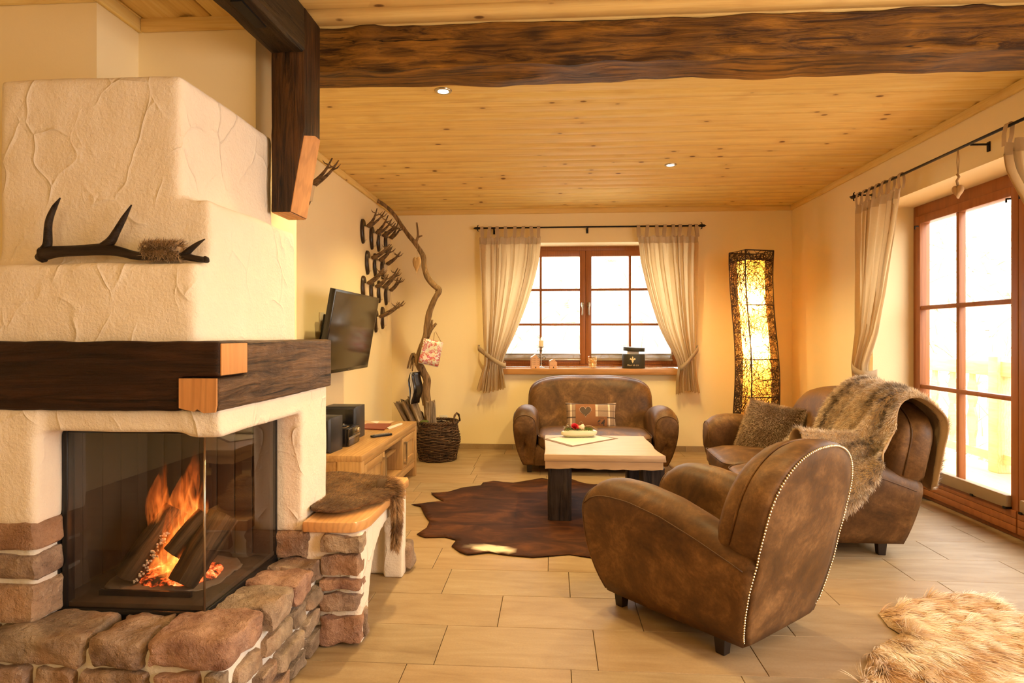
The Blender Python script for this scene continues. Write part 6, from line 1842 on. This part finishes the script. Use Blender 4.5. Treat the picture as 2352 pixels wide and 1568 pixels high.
# ------------------------------------------------------------------ brown skin on the bench, one leg hanging down
bs = empty('bench_fur', (-.95, 2.75, .49), label='brown fur skin draped over the wooden bench seat, a leg hanging down', cat='fur skin')
prows = [[(-1.24, 3.03), (-1.08, 3.05), (-.95, 3.02), (-.84, 2.99), (-.775, 2.93), (-.742, 2.86)],
         [(-1.22, 2.90), (-1.08, 2.88), (-.95, 2.86), (-.84, 2.85), (-.77, 2.83), (-.726, 2.80)],
         [(-1.18, 2.74), (-1.06, 2.73), (-.95, 2.72), (-.84, 2.72), (-.77, 2.72), (-.718, 2.71)],
         [(-1.10, 2.60), (-1.02, 2.55), (-.93, 2.53), (-.84, 2.53), (-.78, 2.56), (-.73, 2.60)],
         [(-.98, 2.42), (-.955, 2.385), (-.90, 2.375), (-.84, 2.41), (-.80, 2.46), (-.75, 2.53)]]
grid = []
for r in prows:
    grid.append(cr([(a, b, .500 + (.0 if a < -.74 else -.01)) for a, b in r], 30))
grid = np.array(grid); grid = np.stack([cr(grid[:, k], 26) for k in range(30)], 1)      # 26 x 30
grid[..., 2] += .010 * np.array([[mnoise.noise(Vector((x * 8, y * 8, 0))) for x, y, z in r] for r in grid])
V = grid.reshape(-1, 3); F = [(i * 30 + j, i * 30 + j + 1, (i + 1) * 30 + j + 1, (i + 1) * 30 + j) for i in range(25) for j in range(29)]
o = G().add(V, F).build('hide_body', M['fur_base'], bs, smooth=True, fix=False); o.location = (.95, -2.75, -.49); md = o.modifiers.new('t', 'SOLIDIFY'); md.thickness = .012
leg = cr([(-.80, 2.77, .505), (-.745, 2.755, .500), (-.712, 2.745, .455), (-.706, 2.74, .38), (-.712, 2.73, .30), (-.722, 2.72, .245)], 20)
o = G().tube(leg, list(np.interp(np.linspace(0, 1, 20), [0, .3, .7, 1], [.045, .040, .026, .014])), 12)
V2 = np.array(o.v); V2[:, 0] = np.interp(V2[:, 0], [-.80, -.76, -.74, -.70, -.66], [-.80, -.755, -.722, -.700, -.690]); F2 = list(o.f); o.v = [tuple(p) for p in V2]
o = o.build('hanging_leg', M['fur_base'], bs, smooth=True); o.location = (.95, -2.75, -.49)
pp, nn_ = scatter(V, F, 34000, 7); nn_ = np.where(nn_[:, 2:3] < 0, -nn_, nn_)
p2, m2 = scatter(V2, F2[:-2], 9000, 8); c2 = np.array([leg[np.argmin(((leg - p) ** 2).sum(1))] for p in p2]); out = p2 - c2; m2 = np.where((m2 * out).sum(1)[:, None] < 0, -m2, m2)
keep = p2[:, 0] > -.76
pp = np.vstack([pp, p2[keep]]); nn_ = np.vstack([nn_, m2[keep]])
comb = np.tile([[.75, -.25, -.1]], (len(pp), 1)); hang = pp[:, 2] < .47; comb[hang] = [0.05, 0, -1]
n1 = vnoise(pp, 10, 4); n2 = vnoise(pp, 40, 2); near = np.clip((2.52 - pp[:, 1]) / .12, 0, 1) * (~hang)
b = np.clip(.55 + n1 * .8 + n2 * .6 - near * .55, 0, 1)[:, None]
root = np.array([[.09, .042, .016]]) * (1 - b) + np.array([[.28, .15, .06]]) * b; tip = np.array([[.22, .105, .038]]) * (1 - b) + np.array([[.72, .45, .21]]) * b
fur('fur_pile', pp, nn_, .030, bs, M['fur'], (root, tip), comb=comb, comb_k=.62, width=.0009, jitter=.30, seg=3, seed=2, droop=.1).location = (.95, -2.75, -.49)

# ------------------------------------------------------------------ fur throw over the sofa back
th = empty('fur_throw', (1.9, 3.8, .85), label='striped brown fur throw draped over the near end of the sofa back', cat='throw')
R = [ # rows from behind the back over the top, down the front; columns far -> near
 [(2.085, 4.05, .46), (2.080, 3.85, .42), (2.070, 3.68, .38), (2.060, 3.52, .36), (2.045, 3.44, .40)],
 [(2.105, 4.06, .62), (2.105, 3.86, .60), (2.100, 3.68, .58), (2.090, 3.53, .57), (2.075, 3.43, .60)],
 [(2.100, 4.08, .80), (2.100, 3.88, .78), (2.100, 3.70, .77), (2.095, 3.52, .75), (2.085, 3.42, .74)],
 [(1.985, 4.10, .900), (1.995, 3.90, .895), (2.000, 3.72, .875), (2.000, 3.54, .865), (1.985, 3.42, .83)],
 [(1.905, 4.12, .890), (1.905, 3.92, .885), (1.910, 3.74, .875), (1.915, 3.55, .868), (1.905, 3.40, .845)],
 [(1.830, 4.14, .80), (1.820, 3.93, .80), (1.820, 3.74, .80), (1.835, 3.55, .80), (1.845, 3.38, .78)],
 [(1.775, 4.15, .68), (1.750, 3.92, .69), (1.745, 3.72, .69), (1.765, 3.52, .69), (1.800, 3.35, .68)],
 [(1.735, 4.12, .55), (1.700, 3.88, .57), (1.685, 3.68, .60), (1.705, 3.47, .61), (1.765, 3.31, .57)],
 [(1.68, 4.05, .46), (1.64, 3.80, .50), (1.61, 3.60, .60), (1.63, 3.41, .595), (1.715, 3.290, .49)],
 [(1.58, 3.97, .43), (1.55, 3.72, .47), (1.52, 3.54, .615), (1.55, 3.36, .55), (1.635, 3.275, .39)],
 [(1.46, 3.88, .42), (1.44, 3.66, .50), (1.42, 3.49, .63), (1.46, 3.32, .47), (1.54, 3.265, .30)],
 [(1.36, 3.80, .42), (1.33, 3.60, .56), (1.33, 3.45, .64), (1.38, 3.31, .40), (1.44, 3.268, .24)]]
R = np.array(R); A, B = 84, 64
g1 = np.stack([cr(R[:, k], A) for k in range(5)], 1); g2 = np.stack([cr(g1[i], B) for i in range(A)], 0)
du = np.gradient(g2, axis=0); dv = np.gradient(g2, axis=1); nr = np.cross(dv, du); nr /= np.linalg.norm(nr, axis=2)[..., None] + 1e-9
if nr[A // 2, B // 2, 0] > 0: nr = -nr
ii, jj = np.meshgrid(np.linspace(0, 1, A), np.linspace(0, 1, B), indexing='ij')
front = np.clip((ii - .22) / .2, 0, 1)
ph = jj * 19 + ii * 9.5 + 1.1 * np.sin(ii * 7 + jj * 3)
fold = (.028 * np.sin(ph) + .013 * np.sin(ph * 1.9 + 2)) * (.30 + .70 * front)
g2 = g2 + nr * (fold + .022)[..., None]
V = g2.reshape(-1, 3); F = [(i * B + j, i * B + j + 1, (i + 1) * B + j + 1, (i + 1) * B + j) for i in range(A - 1) for j in range(B - 1)]
o = G().add(V, F).build('throw_cloth', M['fur_base_light'], th, smooth=True, fix=False); o.location = (-1.9, -3.8, -.85); md = o.modifiers.new('t', 'SOLIDIFY'); md.thickness = .008
rs = np.random.RandomState(21); n = 90000
fi = rs.rand(n) * (A - 1.001); fj = rs.rand(n) * (B - 1.001); i0, j0 = fi.astype(int), fj.astype(int); a = (fi - i0)[:, None]; b = (fj - j0)[:, None]
bl = lambda q: (q[i0, j0] * (1 - a) * (1 - b) + q[i0 + 1, j0] * a * (1 - b) + q[i0, j0 + 1] * (1 - a) * b + q[i0 + 1, j0 + 1] * a * b)
pp = bl(g2)
du = np.gradient(g2, axis=0); dv = np.gradient(g2, axis=1); nr = np.cross(dv, du); nr /= np.linalg.norm(nr, axis=2)[..., None] + 1e-9
if nr[A // 2, B // 2, 0] > 0: nr = -nr
nn_ = bl(nr); dirn = bl(du / (np.linalg.norm(du, axis=2)[..., None] + 1e-9))
ui, uj = fi / A, fj / B
s1 = np.sin(uj * 30 + ui * 10 + 1.4 * np.sin(ui * 9)); n1 = vnoise(pp, 38, 3); n2 = vnoise(pp, 12, 8)
k = np.clip(.66 + s1 * .36 + n1 * .85 + n2 * .4, 0, 1)[:, None]
root = np.array([[.05, .028, .015]]) * (1 - k) + np.array([[.52, .38, .26]]) * k; tip = np.array([[.13, .075, .04]]) * (1 - k) + np.array([[.95, .82, .64]]) * k
dk = rs.rand(n) < (.10 + .3 * (s1 < -.5)); tip[dk] = [.045, .025, .015]
fur('fur_pile', pp, nn_, .030, th, M['fur'], (root, tip), comb=dirn * .8 + np.stack([n1 * .8, n2 * .8, -.2 + 0 * n1], 1), comb_k=.42, width=.0013, jitter=.38, seed=5, droop=.05).location = (-1.9, -3.8, -.85)
